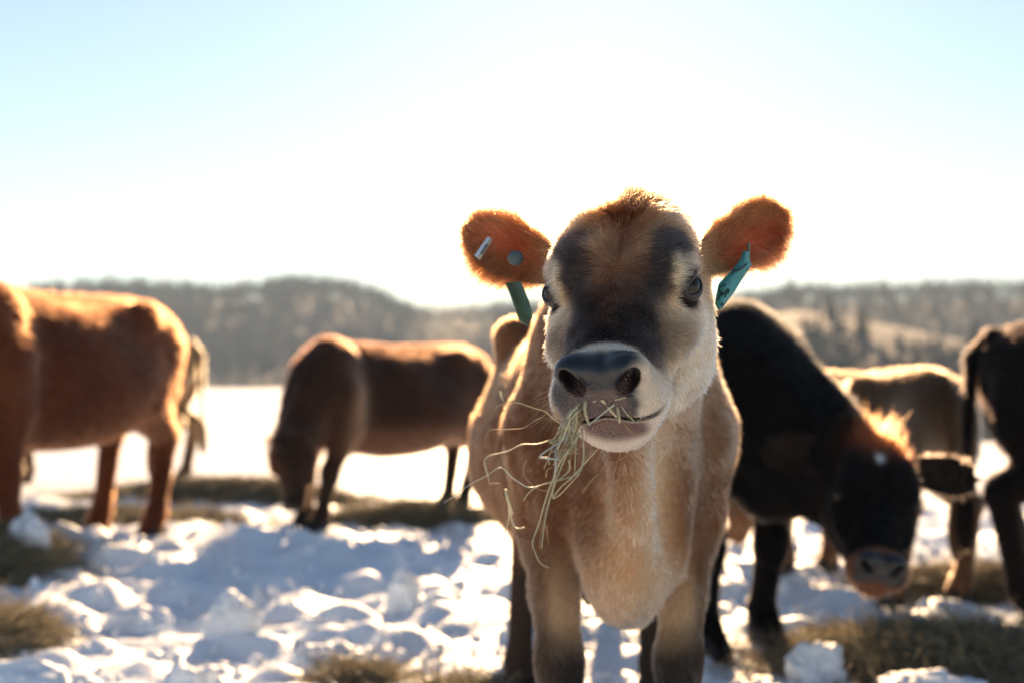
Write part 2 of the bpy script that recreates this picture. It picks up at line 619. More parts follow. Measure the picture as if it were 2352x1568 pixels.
# ------------------------------------------------------------------ coats
C_DARK = np.array((.031, .025, .024), dtype=f4)
C_RED = np.array((.165, .062, .026), dtype=f4)
C_TAN = np.array((.33, .185, .090), dtype=f4)
C_CREAM = np.array((.56, .45, .32), dtype=f4)
C_WHITE = np.array((.72, .68, .62), dtype=f4)
C_BROWN = np.array((.200, .088, .036), dtype=f4)


def g2(x, y, cx, cy, rx, ry):
    return np.exp(-(((x - cx) / rx)**2 + ((y - cy) / ry)**2))


def paint_fawn(cow, V, N):
    """the fawn cow in front"""
    x, y, z = V.T
    n1 = fbm(x * 7, y * 7, z * 7, 4, 3); n2 = fbm(x * 40, y * 40, z * 40, 3, 9)
    c = np.tile(np.array((.130, .048, .018), dtype=f4), (len(V), 1))
    c = mix(c, (.22, .098, .040), ss(-.1, .5, n1) * .7)
    c = mix(c, (.11, .045, .022), ss(.05, .4, -n1) * .6)
    front = ss(-.45, -.66, y)
    c = mix(c, (.42, .20, .075), front * g2(x, z, .01, .58, .085, .18))             # pale chest
    c = mix(c, (.66, .48, .29), front * g2(x, z, .03, .74, .045, .24) * .85)
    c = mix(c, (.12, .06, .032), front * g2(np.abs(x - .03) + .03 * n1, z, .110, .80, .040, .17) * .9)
    c = mix(c, (.085, .034, .015), front * ss(-.035, -.095, x + .02 * n1) * ss(.52, .64, z) * .75)  # brown chest sides, darkened further with shade painted into the coat
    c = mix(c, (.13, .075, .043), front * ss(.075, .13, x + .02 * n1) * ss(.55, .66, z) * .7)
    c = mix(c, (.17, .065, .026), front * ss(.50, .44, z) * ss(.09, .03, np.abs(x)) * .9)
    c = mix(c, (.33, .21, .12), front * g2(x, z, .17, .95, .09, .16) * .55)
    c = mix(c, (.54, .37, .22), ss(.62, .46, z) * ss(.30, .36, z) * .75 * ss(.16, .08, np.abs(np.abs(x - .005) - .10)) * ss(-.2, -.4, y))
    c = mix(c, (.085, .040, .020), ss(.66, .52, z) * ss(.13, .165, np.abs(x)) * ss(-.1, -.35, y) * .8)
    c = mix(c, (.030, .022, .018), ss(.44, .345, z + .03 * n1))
    c = mix(c, (.09, .05, .03), ss(.47, .41, z) * ss(.12, .17, np.abs(x)) * .4)
    # head
    hx, s, t = [np.asarray(k) for k in cow.q((x, y, z))]
    ax = np.abs(hx)
    hd = ss(-.06, -.01, s) * ss(.50, .48, s) * ss(-.33, -.26, t)
    wob = fbm(x * 30, y * 30, z * 30, 3, 21) * .014
    axw, sw, tw = ax + wob, s + wob, t + wob
    el = lambda cx, cy, rx, ry, so=.42: ss(1 + so, 1 - so, np.sqrt(((axw - cx) / rx)**2 + ((sw - cy) / ry)**2))
    nf = fbm(x * 60, y * 60, z * 60, 3, 33)
    h = np.tile(np.array((.43, .31, .195), dtype=f4), (len(V), 1))                 # cheeks, jaw
    h = mix(h, (.27, .16, .085), ss(.20, .15, sw) * ss(-.16, -.08, tw) * .9)       # behind the eyes
    h = mix(h, (.52, .42, .29), g2(axw, sw, .105, .27, .04, .09) * .6)
    h = mix(h, (.21, .16, .115), g2(sw, tw, .33, -.12, .06, .035) * .6)
    h = mix(h, (.24, .17, .12), g2(sw, tw, .27, -.075, .05, .030) * .8)
    up = ss(-.055, -.015, tw)
    h = mix(h, (.36, .215, .115), up * ss(.20, .13, sw))                           # tan forehead sides
    h = mix(h, C_DARK, ss(-.090, -.045, tw) * el(.012, .315, .060, .092, .35))
    h = mix(h, C_DARK * 1.5, ss(-.11, -.06, tw) * el(.055, .345, .030, .050, .6) * .75)
    h = mix(h, C_DARK, ss(-.075, -.045, tw) * el(.074, .186, .035, .044, .3))
    h = mix(h, C_DARK, up * el(.048, .228, .026, .040, .4))
    h = mix(h, (.135, .062, .032), up * el(.0, .225, .036, .060, .5) * (.75 + .5 * nf))
    h = mix(h, (.10, .055, .035), up * el(.0, .30, .036, .040, .6) * np.clip(.35 + 1.2 * nf, 0, .7))
    h = mix(h, C_RED * 1.15, up * el(.0, .125, .046, .092, .5))
    h = mix(h, (.085, .042, .024), up * el(.0, .0, .075, .045, .5))
    h = mix(h, (.52, .43, .30), el(.088, .226, .011, .026, .5) * ss(-.07, -.045, tw + .012))
    h = mix(h, (.50, .41, .29), el(.104, .190, .009, .022, .5) * .5)
    eye = np.sqrt((ax - .096)**2 + (s - .205)**2 + (t + .036)**2)
    h = mix(h, (.03, .027, .028), ss(.039, .029, eye))
    ring = ss(.382, .402, sw + .35 * np.clip(ax - .03, 0, .025) - .9 * np.clip(ax - .052, 0, 1)) * ss(-.16, -.12, t + .05)
    h = mix(h, C_WHITE * np.array((.80, .77, .71)), ring * (1 - .35 * ss(.035, .06, ax)))
    h = mix(h, (.60, .51, .42), ss(-.085, -.10, t) * ss(.34, .39, s))
    # nose leather
    pad = ss(.405, .425, sw - .22 * np.clip(t + .03, -.2, .1) - .10 * np.clip(ax - .03, 0, 1)) * ss(.072, .052, ax + .006 * np.sign(hx) + .20 * np.clip(-.045 - t, 0, 1) + n2 * .016 + wob * .4) * ss(-.088, -.083, t + 1.2 * hx * hx - cow.jaw * 8.0 * hx)
    nose = mix(np.tile(np.array((.115, .072, .060), dtype=f4), (len(V), 1)), (.010, .011, .014), np.clip(ss(-.046, -.032, t + wob * .6) + ss(.030, .048, ax) * ss(-.085, -.055, t), 0, 1))
    nose = mix(nose, (.02, .016, .016), (n2 > .28) * .5)
    h = h * (1 - pad[:, None]) + nose * pad[:, None]
    tm = t + 1.2 * hx * hx - cow.jaw * 8.0 * hx
    lip = ss(-.090, -.096, tm) * ss(-.132, -.116, t) * ss(.40, .43, s) * ss(.052, .035, np.abs(hx - cow.jaw))
    h = mix(h, (.15, .085, .068), lip)
    mouthin = ss(.006, .003, np.abs(tm + .0875)) * ss(.40, .41, s) * ss(.085, .07, ax)
    h = mix(h, (.03, .018, .016), mouthin)
    nost = np.sqrt((np.abs(hx - cow.jaw * .35) - .037)**2 + (s - .448)**2 + (t + .030)**2)
    h = mix(h, (.008, .007, .008), ss(.019, .012, nost))
    c = c * (1 - hd[:, None]) + h * hd[:, None]
    # ears
    em = np.zeros(len(V), dtype=f4); eu = np.zeros(len(V), dtype=f4); ev = np.zeros(len(V), dtype=f4); inner = np.zeros(len(V), dtype=f4)
    for e in cow.ears:
        u, v, w = e.uvw((hx, s, t))
        k = (e.d((hx, s, t)) < .004) & (u > .012)
        em[k] = np.clip((u[k] - .012) / .03, 0, 1); eu[k] = u[k] / e.L; ev[k] = v[k] / e.W
        nw = N @ (cow.X * e.n[0] + cow.S * e.n[1] + cow.T * e.n[2])
        inner[k] = np.clip(nw[k] * 2, 0, 1)
    ec = mix(np.tile(np.array((.185, .075, .032), dtype=f4), (len(V), 1)), (.36, .085, .04), inner * g2(eu, ev, .55, .35, .3, .5))
    c = c * (1 - em[:, None]) + ec * em[:, None]
    wet = np.clip(pad + lip + mouthin, 0, 1) * hd * (1 - em)
    # hair length (m)
    L = np.full(len(V), .015, dtype=f4)
    L = np.where(z < .45, .010, L)
    hl = .012 + .030 * up * np.clip(1.3 * g2(ax, s, 0, .06, .06, .09), 0, 1) + .008 * up * g2(ax, s, 0, .2, .06, .08) + .006 * ss(-.13, -.2, t)
    hl = hl * (1 - .55 * ring) * ss(.026, .035, eye) * (1 - ss(.05, .5, wet)) * ss(.012, .022, nost)
    L = L * (1 - hd) + hl * hd
    L = L * (1 - em) + em * (.016 + .016 * np.abs(ev)**2)
    return c, wet, em, L, hd, up


def paint_plain(base, light, dark, muzzle=None, tuft=None, legs=None, belly=None, stripe=None):
    def f(cow, V, N):
        x, y, z = V.T
        n1 = fbm(x * 5, y * 5, z * 5, 4, 5)
        c = np.tile(np.array(base, dtype=f4), (len(V), 1))
        c = mix(c, light, ss(-.05, .5, n1) * .6)
        c = mix(c, dark, ss(.0, .4, -n1) * .6)
        if belly is not None:
            c = mix(c, belly, ss(.66, .52, z) * ss(.4, .47, z) * ss(-.75, -.3, y) * .8)
        if legs is not None:
            c = mix(c, legs, ss(.40, .22, z))
        if stripe is not None:
            c = mix(c, stripe[0], np.clip(1.2 * g2(y, z, stripe[1], stripe[2], stripe[3], stripe[4]), 0, 1) * stripe[5])
        hx, s, t = [np.asarray(k) for k in cow.q((x, y, z))]
        ax = np.abs(hx)
        hd = ss(-.06, -.01, s) * ss(.52, .49, s) * ss(-.33, -.26, t) * ss(.2, .15, ax)
        up = ss(-.055, -.015, t)
        pad = hd * ss(.405, .425, s - .2 * np.clip(t + .03, -.2, .1)) * ss(.068, .060, ax) * ss(-.09, -.083, t)
        if muzzle is not None:
            c = mix(c, muzzle, hd * ss(.395, .41, s + .2 * np.clip(ax - .03, 0, .03)))
        if tuft is not None:
            c = mix(c, tuft, hd * np.clip(1.5 * g2(ax, s, .0, .02, .062, .065), 0, 1) * ss(-.10, -.05, t))
        if cow.star:
            c = mix(c, (.6, .58, .55), hd * np.clip(1.4 * g2(ax, s, 0, .115, .010, .016), 0, 1) * up)
        c = mix(c, (.012, .011, .012), pad)
        eye = np.sqrt((ax - .096)**2 + (s - .205)**2 + (t + .036)**2)
        em = np.zeros(len(V), dtype=f4)
        for e in cow.ears:
            k = (e.d((hx, s, t)) < .006) & (e.uvw((hx, s, t))[0] > .012)
            em[k] = 1
        L = np.full(len(V), .030, dtype=f4)
        L = np.where(z < .45, .016, L)
        hl = .018 + .075 * np.clip(1.4 * g2(ax, s, 0, .0, .08, .07), 0, 1) * ss(-.12, -.06, t)
        L = L * (1 - hd) + hl * hd * ss(.024, .034, eye) * (1 - pad)
        L = np.where(em > 0, .022, L)
        if base[0] < .02:
            cow.ear_glow = .06
            c = mix(c, (.030, .020, .016), em * .8)
        return c, pad, em, L, hd, up
    return f


def hair_flow(cow, V, N, hd, em):
    x, y, z = V.T
    F = np.zeros_like(V)
    F[:, 1] = .9; F[:, 2] = -.75
    low = ss(.62, .5, z)
    F[:, 1] *= 1 - low; F[:, 2] = F[:, 2] * (1 - low) - low
    hx, s, t = [np.asarray(k) for k in cow.q((x, y, z))]
    fx, fs, ft = hx * 1.0, s - .215, np.zeros_like(s) + np.where(t < -.05, -.12, 0)
    tf = g2(hx, s, 0, .03, .08, .09) * ss(-.06, -.01, t)
    fs = fs * (1 - tf) + tf * cow.tuft
    fx = fx * (1 - tf) + tf * hx * 1.2
    ln = np.sqrt(fx**2 + fs**2 + ft**2) + 1e-5
    fx, fs, ft = fx / ln, fs / ln, ft / ln
    H = fx[:, None] * cow.X + fs[:, None] * cow.S + ft[:, None] * cow.T
    F = F * (1 - hd[:, None]) + H * hd[:, None]
    for e in cow.ears:
        u, v, w = e.uvw((hx, s, t))
        k = (em > .3) & (np.sign(hx) == np.sign(e.o[0]))
        d = e.a[None, :] * (.7 - .2 * np.abs(v[k, None]) / e.W) + e.b[None, :] * (v[k, None] / e.W) * 1.2
        F[k] = d[:, 0:1] * cow.X + d[:, 1:2] * cow.S + d[:, 2:3] * cow.T
    return F


def make_fur(parent, V, Fq, N, cols, L, flow, count, dens=None, rad=.00022, seed=1, stand=.55, clump=38., name='fur', mat=None):
    r = np.random.default_rng(seed)
    T = np.concatenate([Fq[:, [0, 1, 2]], Fq[:, [0, 2, 3]]])
    a = np.linalg.norm(np.cross(V[T[:, 1]] - V[T[:, 0]], V[T[:, 2]] - V[T[:, 0]]), axis=1)
    wgt = a * (L[T].min(1) > .003)
    if dens is not None:
        wgt = wgt * dens[T].mean(1)
    cdf = np.cumsum(wgt); cdf /= cdf[-1]
    ti = np.searchsorted(cdf, r.random(count))
    b = r.random((count, 2)); fl = b.sum(1) > 1; b[fl] = 1 - b[fl]
    w = np.stack([1 - b.sum(1), b[:, 0], b[:, 1]], 1).astype(f4)
    I = T[ti]
    def itp(A):
        return (A[I] * (w[..., None] if A.ndim == 2 else w)).sum(1)
    p = itp(V); n = itp(N); n /= np.linalg.norm(n, axis=1, keepdims=True) + 1e-9
    f = itp(flow); f -= (f * n).sum(1, keepdims=True) * n
    f /= np.linalg.norm(f, axis=1, keepdims=True) + 1e-6
    le = itp(L) * (.55 + .75 * r.random(count)).astype(f4)
    wob = np.stack([vnoise(p[:, 0] * clump, p[:, 1] * clump, p[:, 2] * clump, seed * 7 + k) for k in range(3)], 1)
    wob2 = np.stack([vnoise(p[:, 0] * clump * .3, p[:, 1] * clump * .3, p[:, 2] * clump * .3, seed * 7 + 3 + k) for k in range(3)], 1)
    jit = r.normal(0, .22, (count, 3)).astype(f4)
    f2 = f + wob * .55 + wob2 * .45 + jit
    d1 = n * stand + f2 * .8
    d1 /= np.linalg.norm(d1, axis=1, keepdims=True)
    d2 = n * (stand * .30) + f2; d2[:, 2] -= .12
    d2 /= np.linalg.norm(d2, axis=1, keepdims=True)
    pts = np.empty((count, 4, 3), dtype=f4)
    pts[:, 0] = p - n * .0008
    pts[:, 1] = pts[:, 0] + d1 * (le * .36)[:, None]
    pts[:, 2] = pts[:, 1] + (d1 * .45 + d2 * .55) * (le * .34)[:, None]
    pts[:, 3] = pts[:, 2] + d2 * (le * .30)[:, None]
    hi = (r.random(count) < .22)
    c = itp(cols) * (.58 + .62 * r.random((count, 1)) + .62 * hi[:, None]).astype(f4)
    c = c * (1 + .35 * vnoise(p[:, 0] * 150, p[:, 1] * 150, p[:, 2] * 150, seed + 90))[:, None]
    c = np.clip(c * (1 + .25 * wob[:, :1]), .004, .9)
    cu = bpy.data.hair_curves.new(name)
    cu.add_curves([4] * count)
    cu.attributes['position'].data.foreach_set('vector', pts.ravel())
    ra = cu.attributes.get('radius') or cu.attributes.new('radius', 'FLOAT', 'POINT')
    ra.data.foreach_set('value', (np.array([1.0, .9, .65, .15], dtype=f4)[None] * (rad * (.85 + .75 * hi))[:, None]).astype(f4).ravel())
    ca = cu.attributes.new('hair_col', 'FLOAT_COLOR', 'CURVE')
    c4 = np.ones((count, 4), dtype=f4); c4[:, :3] = c
    ca.data.foreach_set('color', c4.ravel())
    cu.materials.append(mat or M_FUR)
    o = bpy.data.objects.new(name, cu)
    link(o, parent)
    o['kind'] = 'stuff'
    return o


# ------------------------------------------------------------------ eyes, hooves
def orient_pts(pts, o, ez, ex):
    ez = nrm(ez); ex = np.asarray(ex, float); ex = nrm(ex - (ex @ ez) * ez); ey = np.cross(ez, ex)
    return np.asarray(o) + pts[:, :1] * ex + pts[:, 1:2] * ey + pts[:, 2:3] * ez


def ball(seg=24, rings=14):
    v = []; f = []
    for i in range(rings + 1):
        th = math.pi * i / rings
        for j in range(seg):
            ph = 2 * math.pi * j / seg
            v.append((math.sin(th) * math.cos(ph), math.sin(th) * math.sin(ph), math.cos(th)))
    for i in range(rings):
        for j in range(seg):
            k = (j + 1) % seg
            f.append((i * seg + j, (i + 1) * seg + j, (i + 1) * seg + k, i * seg + k))
    return np.array(v), f


def add_eyes(cow, root, lids=True):
    for sx in (-1, 1):
        c = cow.h2w(sx * .0935, .206, -.038)
        ax = cow.X * sx * .74 + cow.S * .48 + cow.T * .47
        hor = cow.S * .9 - cow.X * sx * .5 - cow.T * .25
        v, f = ball()
        v = v * np.array((.0212, .0208, .0208)) * cow.hs
        e = mesh_obj('eye', orient_pts(v, c, ax, hor), f, M_EYE, root)
        if lids:
            seg = 40; rows = [0, .06, .16, .34, .6, 1.0]
            vv = []; ff = []
            for j in range(seg):
                ph = 2 * math.pi * j / seg
                upf = math.sin(ph)
                ax_o = math.radians(47); ay_o = math.radians(19 if upf > 0 else 28)
                al = 1 / math.sqrt((math.cos(ph) / ax_o)**2 + (math.sin(ph) / ay_o)**2)
                for i, r in enumerate(rows):
                    th = al + (math.radians(104) - al) * r
                    R = .0227 + (.0012 if 0 < i < 4 else .0) + (.0014 * max(upf, 0) if i in (1, 2) else 0) - (.0012 if i == 0 else 0)
                    vv.append((R * math.sin(th) * math.cos(ph), R * math.sin(th) * math.sin(ph), R * math.cos(th)))
            nr = len(rows)
            for j in range(seg):
                k = (j + 1) % seg
                for i in range(nr - 1):
                    ff.append((j * nr + i, k * nr + i, k * nr + i + 1, j * nr + i + 1))
            upv = np.cross(nrm(ax), nrm(hor - (hor @ nrm(ax)) * nrm(ax)))
            sgn = 1.0 if upv @ cow.T > 0 or upv[2] > 0 else -1.0
            vv = np.array(vv); vv[:, 1] *= sgn
            lid = mesh_obj('eyelid', orient_pts(vv * cow.hs, c, ax, hor), ff, M_LID, root)
            # lashes: thin blades along the upper rim
            lv = []; lf = []
            for j in range(34):
                ph = math.radians(18 + 144 * j / 33) + random.uniform(-.03, .03)
                ax_o = math.radians(47); ay_o = math.radians(19)
                al = 1 / math.sqrt((math.cos(ph) / ax_o)**2 + (math.sin(ph) / ay_o)**2)
                R = .0245
                b0 = np.array((math.sin(al) * math.cos(ph), math.sin(al) * math.sin(ph), math.cos(al))) * R
                out = nrm((math.cos(ph) * .5, .35, 1.0))
                tip = b0 + out * random.uniform(.012, .021) + np.array((random.uniform(-.002, .002), -.003, 0))
                mid = (b0 + tip) / 2 + np.array((0, -.0015, 0))
                tv = np.array((math.cos(ph + 1.57), math.sin(ph + 1.57), 0)) * .00022
                k = len(lv)
                lv += [b0 - tv, b0 + tv, mid + tv, mid - tv, tip]
                lf += [(k, k + 1, k + 2, k + 3), (k + 3, k + 2, k + 4)]
            lv = np.array(lv); lv[:, 1] *= sgn
            mesh_obj('eyelash', orient_pts(lv * cow.hs, c, ax, hor), lf, M_LASH, lid)


def add_hooves(cow, root):
    for k in ('fl', 'fr', 'hl', 'hr'):
        fx, fy = cow.feet[k]
        vs_, fs_ = [], []
        for side in (-1, 1):                               # two cloven toes
            b = len(vs_)
            ring = [(-.024, .05), (.024, .05), (.028, 0), (.022, -.045), (0, -.07), (-.022, -.045), (-.028, 0)]
            for zz, sc in ((-.01, 1.12), (.02, 1.08), (.075, .80)):
                for (rx, ry) in ring:
                    vs_.append((fx + side * .027 + rx * sc * .95, fy - .035 + ry * sc + .025 * (zz > .05), zz))
            n = len(ring)
            for r in range(2):
                for j in range(n):
                    q = (j + 1) % n
                    fs_.append((b + r * n + j, b + r * n + q, b + (r + 1) * n + q, b + (r + 1) * n + j))
            fs_.append(tuple(b + 2 * n + j for j in range(n)))
            fs_.append(tuple(b + n - 1 - j for j in range(n)))
        mesh_obj('hoof', np.array(vs_), fs_, M_HOOF, root)


def build_cow(cow, loc, rz, label, paint, coords, nfur, seed, rad=.0003, dens_fn=None, stand=.55, lids=False, fur_mat=None):
    root = empty('cow', loc, rz)
    tag(root, label, 'cow', 'cows feeding in the snowy pasture')
    V, Fq = polygonize(cow.sdf, *coords)
    N = vert_normals(V, Fq)
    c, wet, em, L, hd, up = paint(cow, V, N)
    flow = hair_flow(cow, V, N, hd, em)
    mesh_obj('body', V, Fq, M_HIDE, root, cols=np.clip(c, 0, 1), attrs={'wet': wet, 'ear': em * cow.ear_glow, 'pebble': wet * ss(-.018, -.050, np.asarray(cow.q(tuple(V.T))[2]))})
    dens = dens_fn(cow, V, hd, em) if dens_fn else None
    make_fur(root, V, Fq, N, c, L, flow, nfur, dens, rad, seed, stand, mat=fur_mat)
    add_eyes(cow, root, lids)
    add_hooves(cow, root)
    return root

# ------------------------------------------------------------------ ground
def ground_base(x, y):
    """broad shape of the pasture"""
    x = np.asarray(x, dtype=float); y = np.asarray(y, dtype=float)
    z = .15 * np.exp(-(((x + 2.1) / 1.5)**2 + ((y - 7.0) / 1.5)**2))
    r = np.hypot(x, y); az = np.arctan2(x, y)
    z = z + .10 * ss(9.5, 12.5, r) * ss(.05, -.1, az)
    fall = np.maximum(r - 16, 0)
    z = z - .036 * fall * ss(.10, .26, az) * ss(900, 350, r)
    return z


def ground_height(x, y):
    r = np.hypot(x, y)
    z = ground_base(x, y)
    near = ss(11.5, 8.5, r)
    z = z + near * (-.05 + .09 * fbm(x * 1.3, y * 1.3, 0 * x, 3, 31) + .05 * np.abs(fbm(x * 4.2, y * 4.2, 0 * x, 3, 37)) + .030 * fbm(x * 11, y * 11, 0 * x, 3, 41))
    z = z + (1 - near) * (.05 * fbm(x * .35, y * .35, 0 * x, 3, 47) + .025 * fbm(x * 1.7, y * 2.6, 0 * x, 3, 49)) * ss(400, 60, r)
    return z


def snow_material():
    m, nt, out = new_mat('snow')
    b = nt.nodes.new('ShaderNodeBsdfPrincipled')
    tc = nt.nodes.new('ShaderNodeTexCoord')
    n1 = nt.nodes.new('ShaderNodeTexNoise'); n1.inputs['Scale'].default_value = 2.2; n1.inputs['Detail'].default_value = 6
    n2 = nt.nodes.new('ShaderNodeTexNoise'); n2.inputs['Scale'].default_value = 45; n2.inputs['Detail'].default_value = 5
    nt.links.new(tc.outputs['Object'], n1.inputs['Vector']); nt.links.new(tc.outputs['Object'], n2.inputs['Vector'])
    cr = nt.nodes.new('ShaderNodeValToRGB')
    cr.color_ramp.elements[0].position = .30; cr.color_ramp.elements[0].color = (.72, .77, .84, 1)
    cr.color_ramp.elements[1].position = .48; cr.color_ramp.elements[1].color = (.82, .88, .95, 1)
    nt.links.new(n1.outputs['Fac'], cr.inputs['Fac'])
    a = nt.nodes.new('ShaderNodeAttribute'); a.attribute_name = 'litter'
    mx = nt.nodes.new('ShaderNodeMix'); mx.data_type = 'RGBA'
    mx.inputs['B'].default_value = (.24, .18, .10, 1)
    nt.links.new(a.outputs['Fac'], mx.inputs['Factor'])
    nt.links.new(cr.outputs[0], mx.inputs['A'])
    nt.links.new(mx.outputs['Result'], b.inputs['Base Color'])
    b.inputs['Roughness'].default_value = .55
    b.inputs['Specular IOR Level'].default_value = .3
    b.inputs['Subsurface Weight'].default_value = .0
    bp = nt.nodes.new('ShaderNodeBump'); bp.inputs['Strength'].default_value = .35; bp.inputs['Distance'].default_value = .012
    nt.links.new(n2.outputs['Fac'], bp.inputs['Height']); nt.links.new(bp.outputs[0], b.inputs['Normal'])
    nt.links.new(b.outputs[0], out.inputs[0])
    return m


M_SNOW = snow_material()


def geo_axis(stops):
    """stops: (from, to, step) pieces, concatenated"""
    out = []
    for a, b, st in stops:
        n = max(1, int(round((b - a) / st)))
        out += list(np.linspace(a, b, n, endpoint=False))
    return np.array(out + [stops[-1][1]])


# (x, y, rx, ry, height, rot, strands, label): hay heaps; they also leave litter on the trampled snow
HEAPS = [
    (1.46, 4.58, .58, .40, .15, -.25, 9000, 'big heap of dull green hay on the snow under the black cow'),
    (-2.42, 6.30, .42, .42, .12, .2, 5000, 'hay heap on the snow by the hooves of the red-brown cow'),
    (-1.80, 4.90, .22, .26, .09, 0, 1800, 'small dark hay heap cut by the left edge, nearer than the cows'),
    (-2.15, 10.7, 1.05, .30, .13, 0, 2600, 'long low row of hay before the grazing bay cow'),
    (-2.60, 9.0, .85, .38, .08, .1, 2800, 'flat trampled hay patch behind the legs of the red-brown cow'),
    (-.62, 9.35, .65, .22, .10, 0, 1800, 'strip of hay under the belly of the bay cow'),
    (-.47, 4.52, .13, .09, .03, 0, 800, 'small golden tuft of hay on the sunlit snow'),
    (-.10, 4.14, .26, .13, .012, 0, 1500, 'thin golden scatter of hay at the bottom edge'),
    (2.05, 6.25, .55, .25, .08, 0, 1500, 'thin hay patch beside the hind legs of the tan cow'),
]
HAY = [h[:6] for h in HEAPS]


def build_snow():
    xs = np.concatenate([-np.geomspace(900, 5, 46), geo_axis([(-4.9, 4.4, .035)]), np.geomspace(4.5, 900, 46)])
    ys = np.concatenate([geo_axis([(-60, 0, 6), (0, 3.0, .2), (3.0, 7.5, .032), (7.5, 13, .06)]), np.geomspace(13.1, 1000, 90)])
    X, Y = np.meshgrid(xs, ys, indexing='ij')
    Z = ground_height(X, Y)
    # churned lumps and hoof holes
    r = np.random.default_rng(3)
    n = 5200
    bx = r.uniform(-4.6, 3.8, n); by = 2.9 + 7.6 * r.random(n)**.85
    br = .016 + .11 * r.random(n)**3.2
    bh = br * r.uniform(.30, .80, n)
    base = Z.copy()
    for q in range(n):
        i0, i1 = np.searchsorted(xs, (bx[q] - br[q] * 1.6, bx[q] + br[q] * 1.6)); j0, j1 = np.searchsorted(ys, (by[q] - br[q] * 1.6, by[q] + br[q] * 1.6))
        if i1 <= i0 or j1 <= j0:
            continue
        sx = X[i0:i1, j0:j1] - bx[q]; sy = Y[i0:i1, j0:j1] - by[q]
        an = r.uniform(0, 3.14); ca, sa = math.cos(an), math.sin(an)
        e = r.uniform(.6, 1.0)
        u = (sx * ca + sy * sa) / br[q]; v = (-sx * sa + sy * ca) / (br[q] * e)
        pw = r.uniform(2.0, 4.0)
        d = (np.abs(u)**pw + np.abs(v)**pw)**(1 / pw)
        hgt = bh[q] * np.sqrt(np.clip(1 - d * d, 0, 1))
        if r.random() < .07:
            Z[i0:i1, j0:j1] -= hgt * .55
        else:
            Z[i0:i1, j0:j1] = np.maximum(Z[i0:i1, j0:j1], base[i0:i1, j0:j1] + hgt)
    Z += .018 * np.abs(vnoise(X * 13, Y * 13, 0 * X, 53)) * ss(11, 8, np.hypot(X, Y))
    Z += .012 * vnoise(X * 24, Y * 24, 0 * X, 51) * ss(11, 8, np.hypot(X, Y)) + .005 * vnoise(X * 60, Y * 60, 0 * X, 52) * ss(8, 6, np.hypot(X, Y))
    i0, i1 = np.searchsorted(xs, (-4.85, 4.35)); j0, j1 = np.searchsorted(ys, (3.0, 12.5))
    for _ in range(3):                                                  # thaw: rounds the broken edges
        q = Z[i0 - 1:i1 + 1, j0 - 1:j1 + 1]
        Z[i0:i1, j0:j1] = .5 * q[1:-1, 1:-1] + .125 * (q[:-2, 1:-1] + q[2:, 1:-1] + q[1:-1, :-2] + q[1:-1, 2:])
    lit = np.zeros_like(Z)
    for (hx, hy, rx, ry, hh, rot) in HAY:
        ca, sa = math.cos(rot), math.sin(rot)
        u = ((X - hx) * ca + (Y - hy) * sa) / rx; v = (-(X - hx) * sa + (Y - hy) * ca) / ry
        d = np.hypot(u, v) + .35 * fbm(X * 5, Y * 5, 0 * X, 3, 61)
        lit = np.maximum(lit, ss(1.15, .7, d))
    idx = np.arange(X.size).reshape(X.shape)
    F = np.stack([idx[:-1, :-1], idx[1:, :-1], idx[1:, 1:], idx[:-1, 1:]], -1).reshape(-1, 4)
    V = np.stack([X, Y, Z], -1).reshape(-1, 3)
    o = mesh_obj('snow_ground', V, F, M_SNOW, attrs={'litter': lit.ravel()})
    tag(o, 'churned white snow covering the pasture, trampled into lumps near the cows', kind='structure')
    return o


SNOW = build_snow()

# ------------------------------------------------------------------ the fawn cow in front
MAIN_LOC = np.array((.220, 3.42, 0.0))
poll = P(1458, 468, 2.20)
nose_top = P(1374, 792, 1.855)
S = nrm(nose_top - poll)
T = np.array((0, 0, 1.0)); T = nrm(T - (T @ S) * S)
Xh = np.cross(T, S)
roll = math.radians(-2.0)
T = nrm(T * math.cos(roll) + Xh * math.sin(roll))
main = Cow(poll - MAIN_LOC, S, T, 1.0, feet=dict(fl=(-.115, -.56), fr=(.098, -.54), hl=(-.20, .66), hr=(.18, .60)),
           neck=dict(top=(0.0, -.46, 1.0), bot=(0.0, -.60, .76), rb=.15), mouth=.001, jaw=.014)


def to_head(cow, w):
    d = np.asarray(w) - MAIN_LOC - cow.o
    return np.array((d @ cow.X, d @ cow.S, d @ cow.T))


def ear_from_photo(cow, r, tip, nworld, L=None, W=.046):
    a = to_head(cow, P(*r)); b = to_head(cow, P(*tip))
    n = np.array((np.dot(nworld, cow.X), np.dot(nworld, cow.S), np.dot(nworld, cow.T)))
    return Ear(a, b - a, n, L or np.linalg.norm(b - a), W)


main.ears = [ear_from_photo(main, (1284, 622, 2.19), (1056, 528, 2.24), (-.10, -.90, -.25), W=.045),
             ear_from_photo(main, (1612, 602, 2.16), (1818, 486, 2.22), (.25, -.90, .0), W=.044)]
mc = (axis_coords(-.56, .52, .014, (-.34, .30, .0032)),
      axis_coords(-1.72, 1.02, .016, (-1.66, -1.04, .0034)),
      axis_coords(-.02, 1.30, .014, (.76, 1.24, .0034)))


def main_dens(cow, V, hd, em):
    d = np.full(len(V), .26, dtype=f4)
    d = np.where(V[:, 1] > 0, .09, d)
    d = d * (1 - hd) + 1.0 * hd
    return np.maximum(d, em * 1.1)


MAIN = build_cow(main, tuple(MAIN_LOC), 0,
                 'fawn cow facing us with turquoise ear tags and hay hanging from its mouth',
                 paint_fawn, mc, 480000, 5, rad=.00032, dens_fn=main_dens, stand=.36, lids=True)

# ------------------------------------------------------------------ hills and their woods
def px_az(u):
    return math.atan((u - 1176) / FPX)


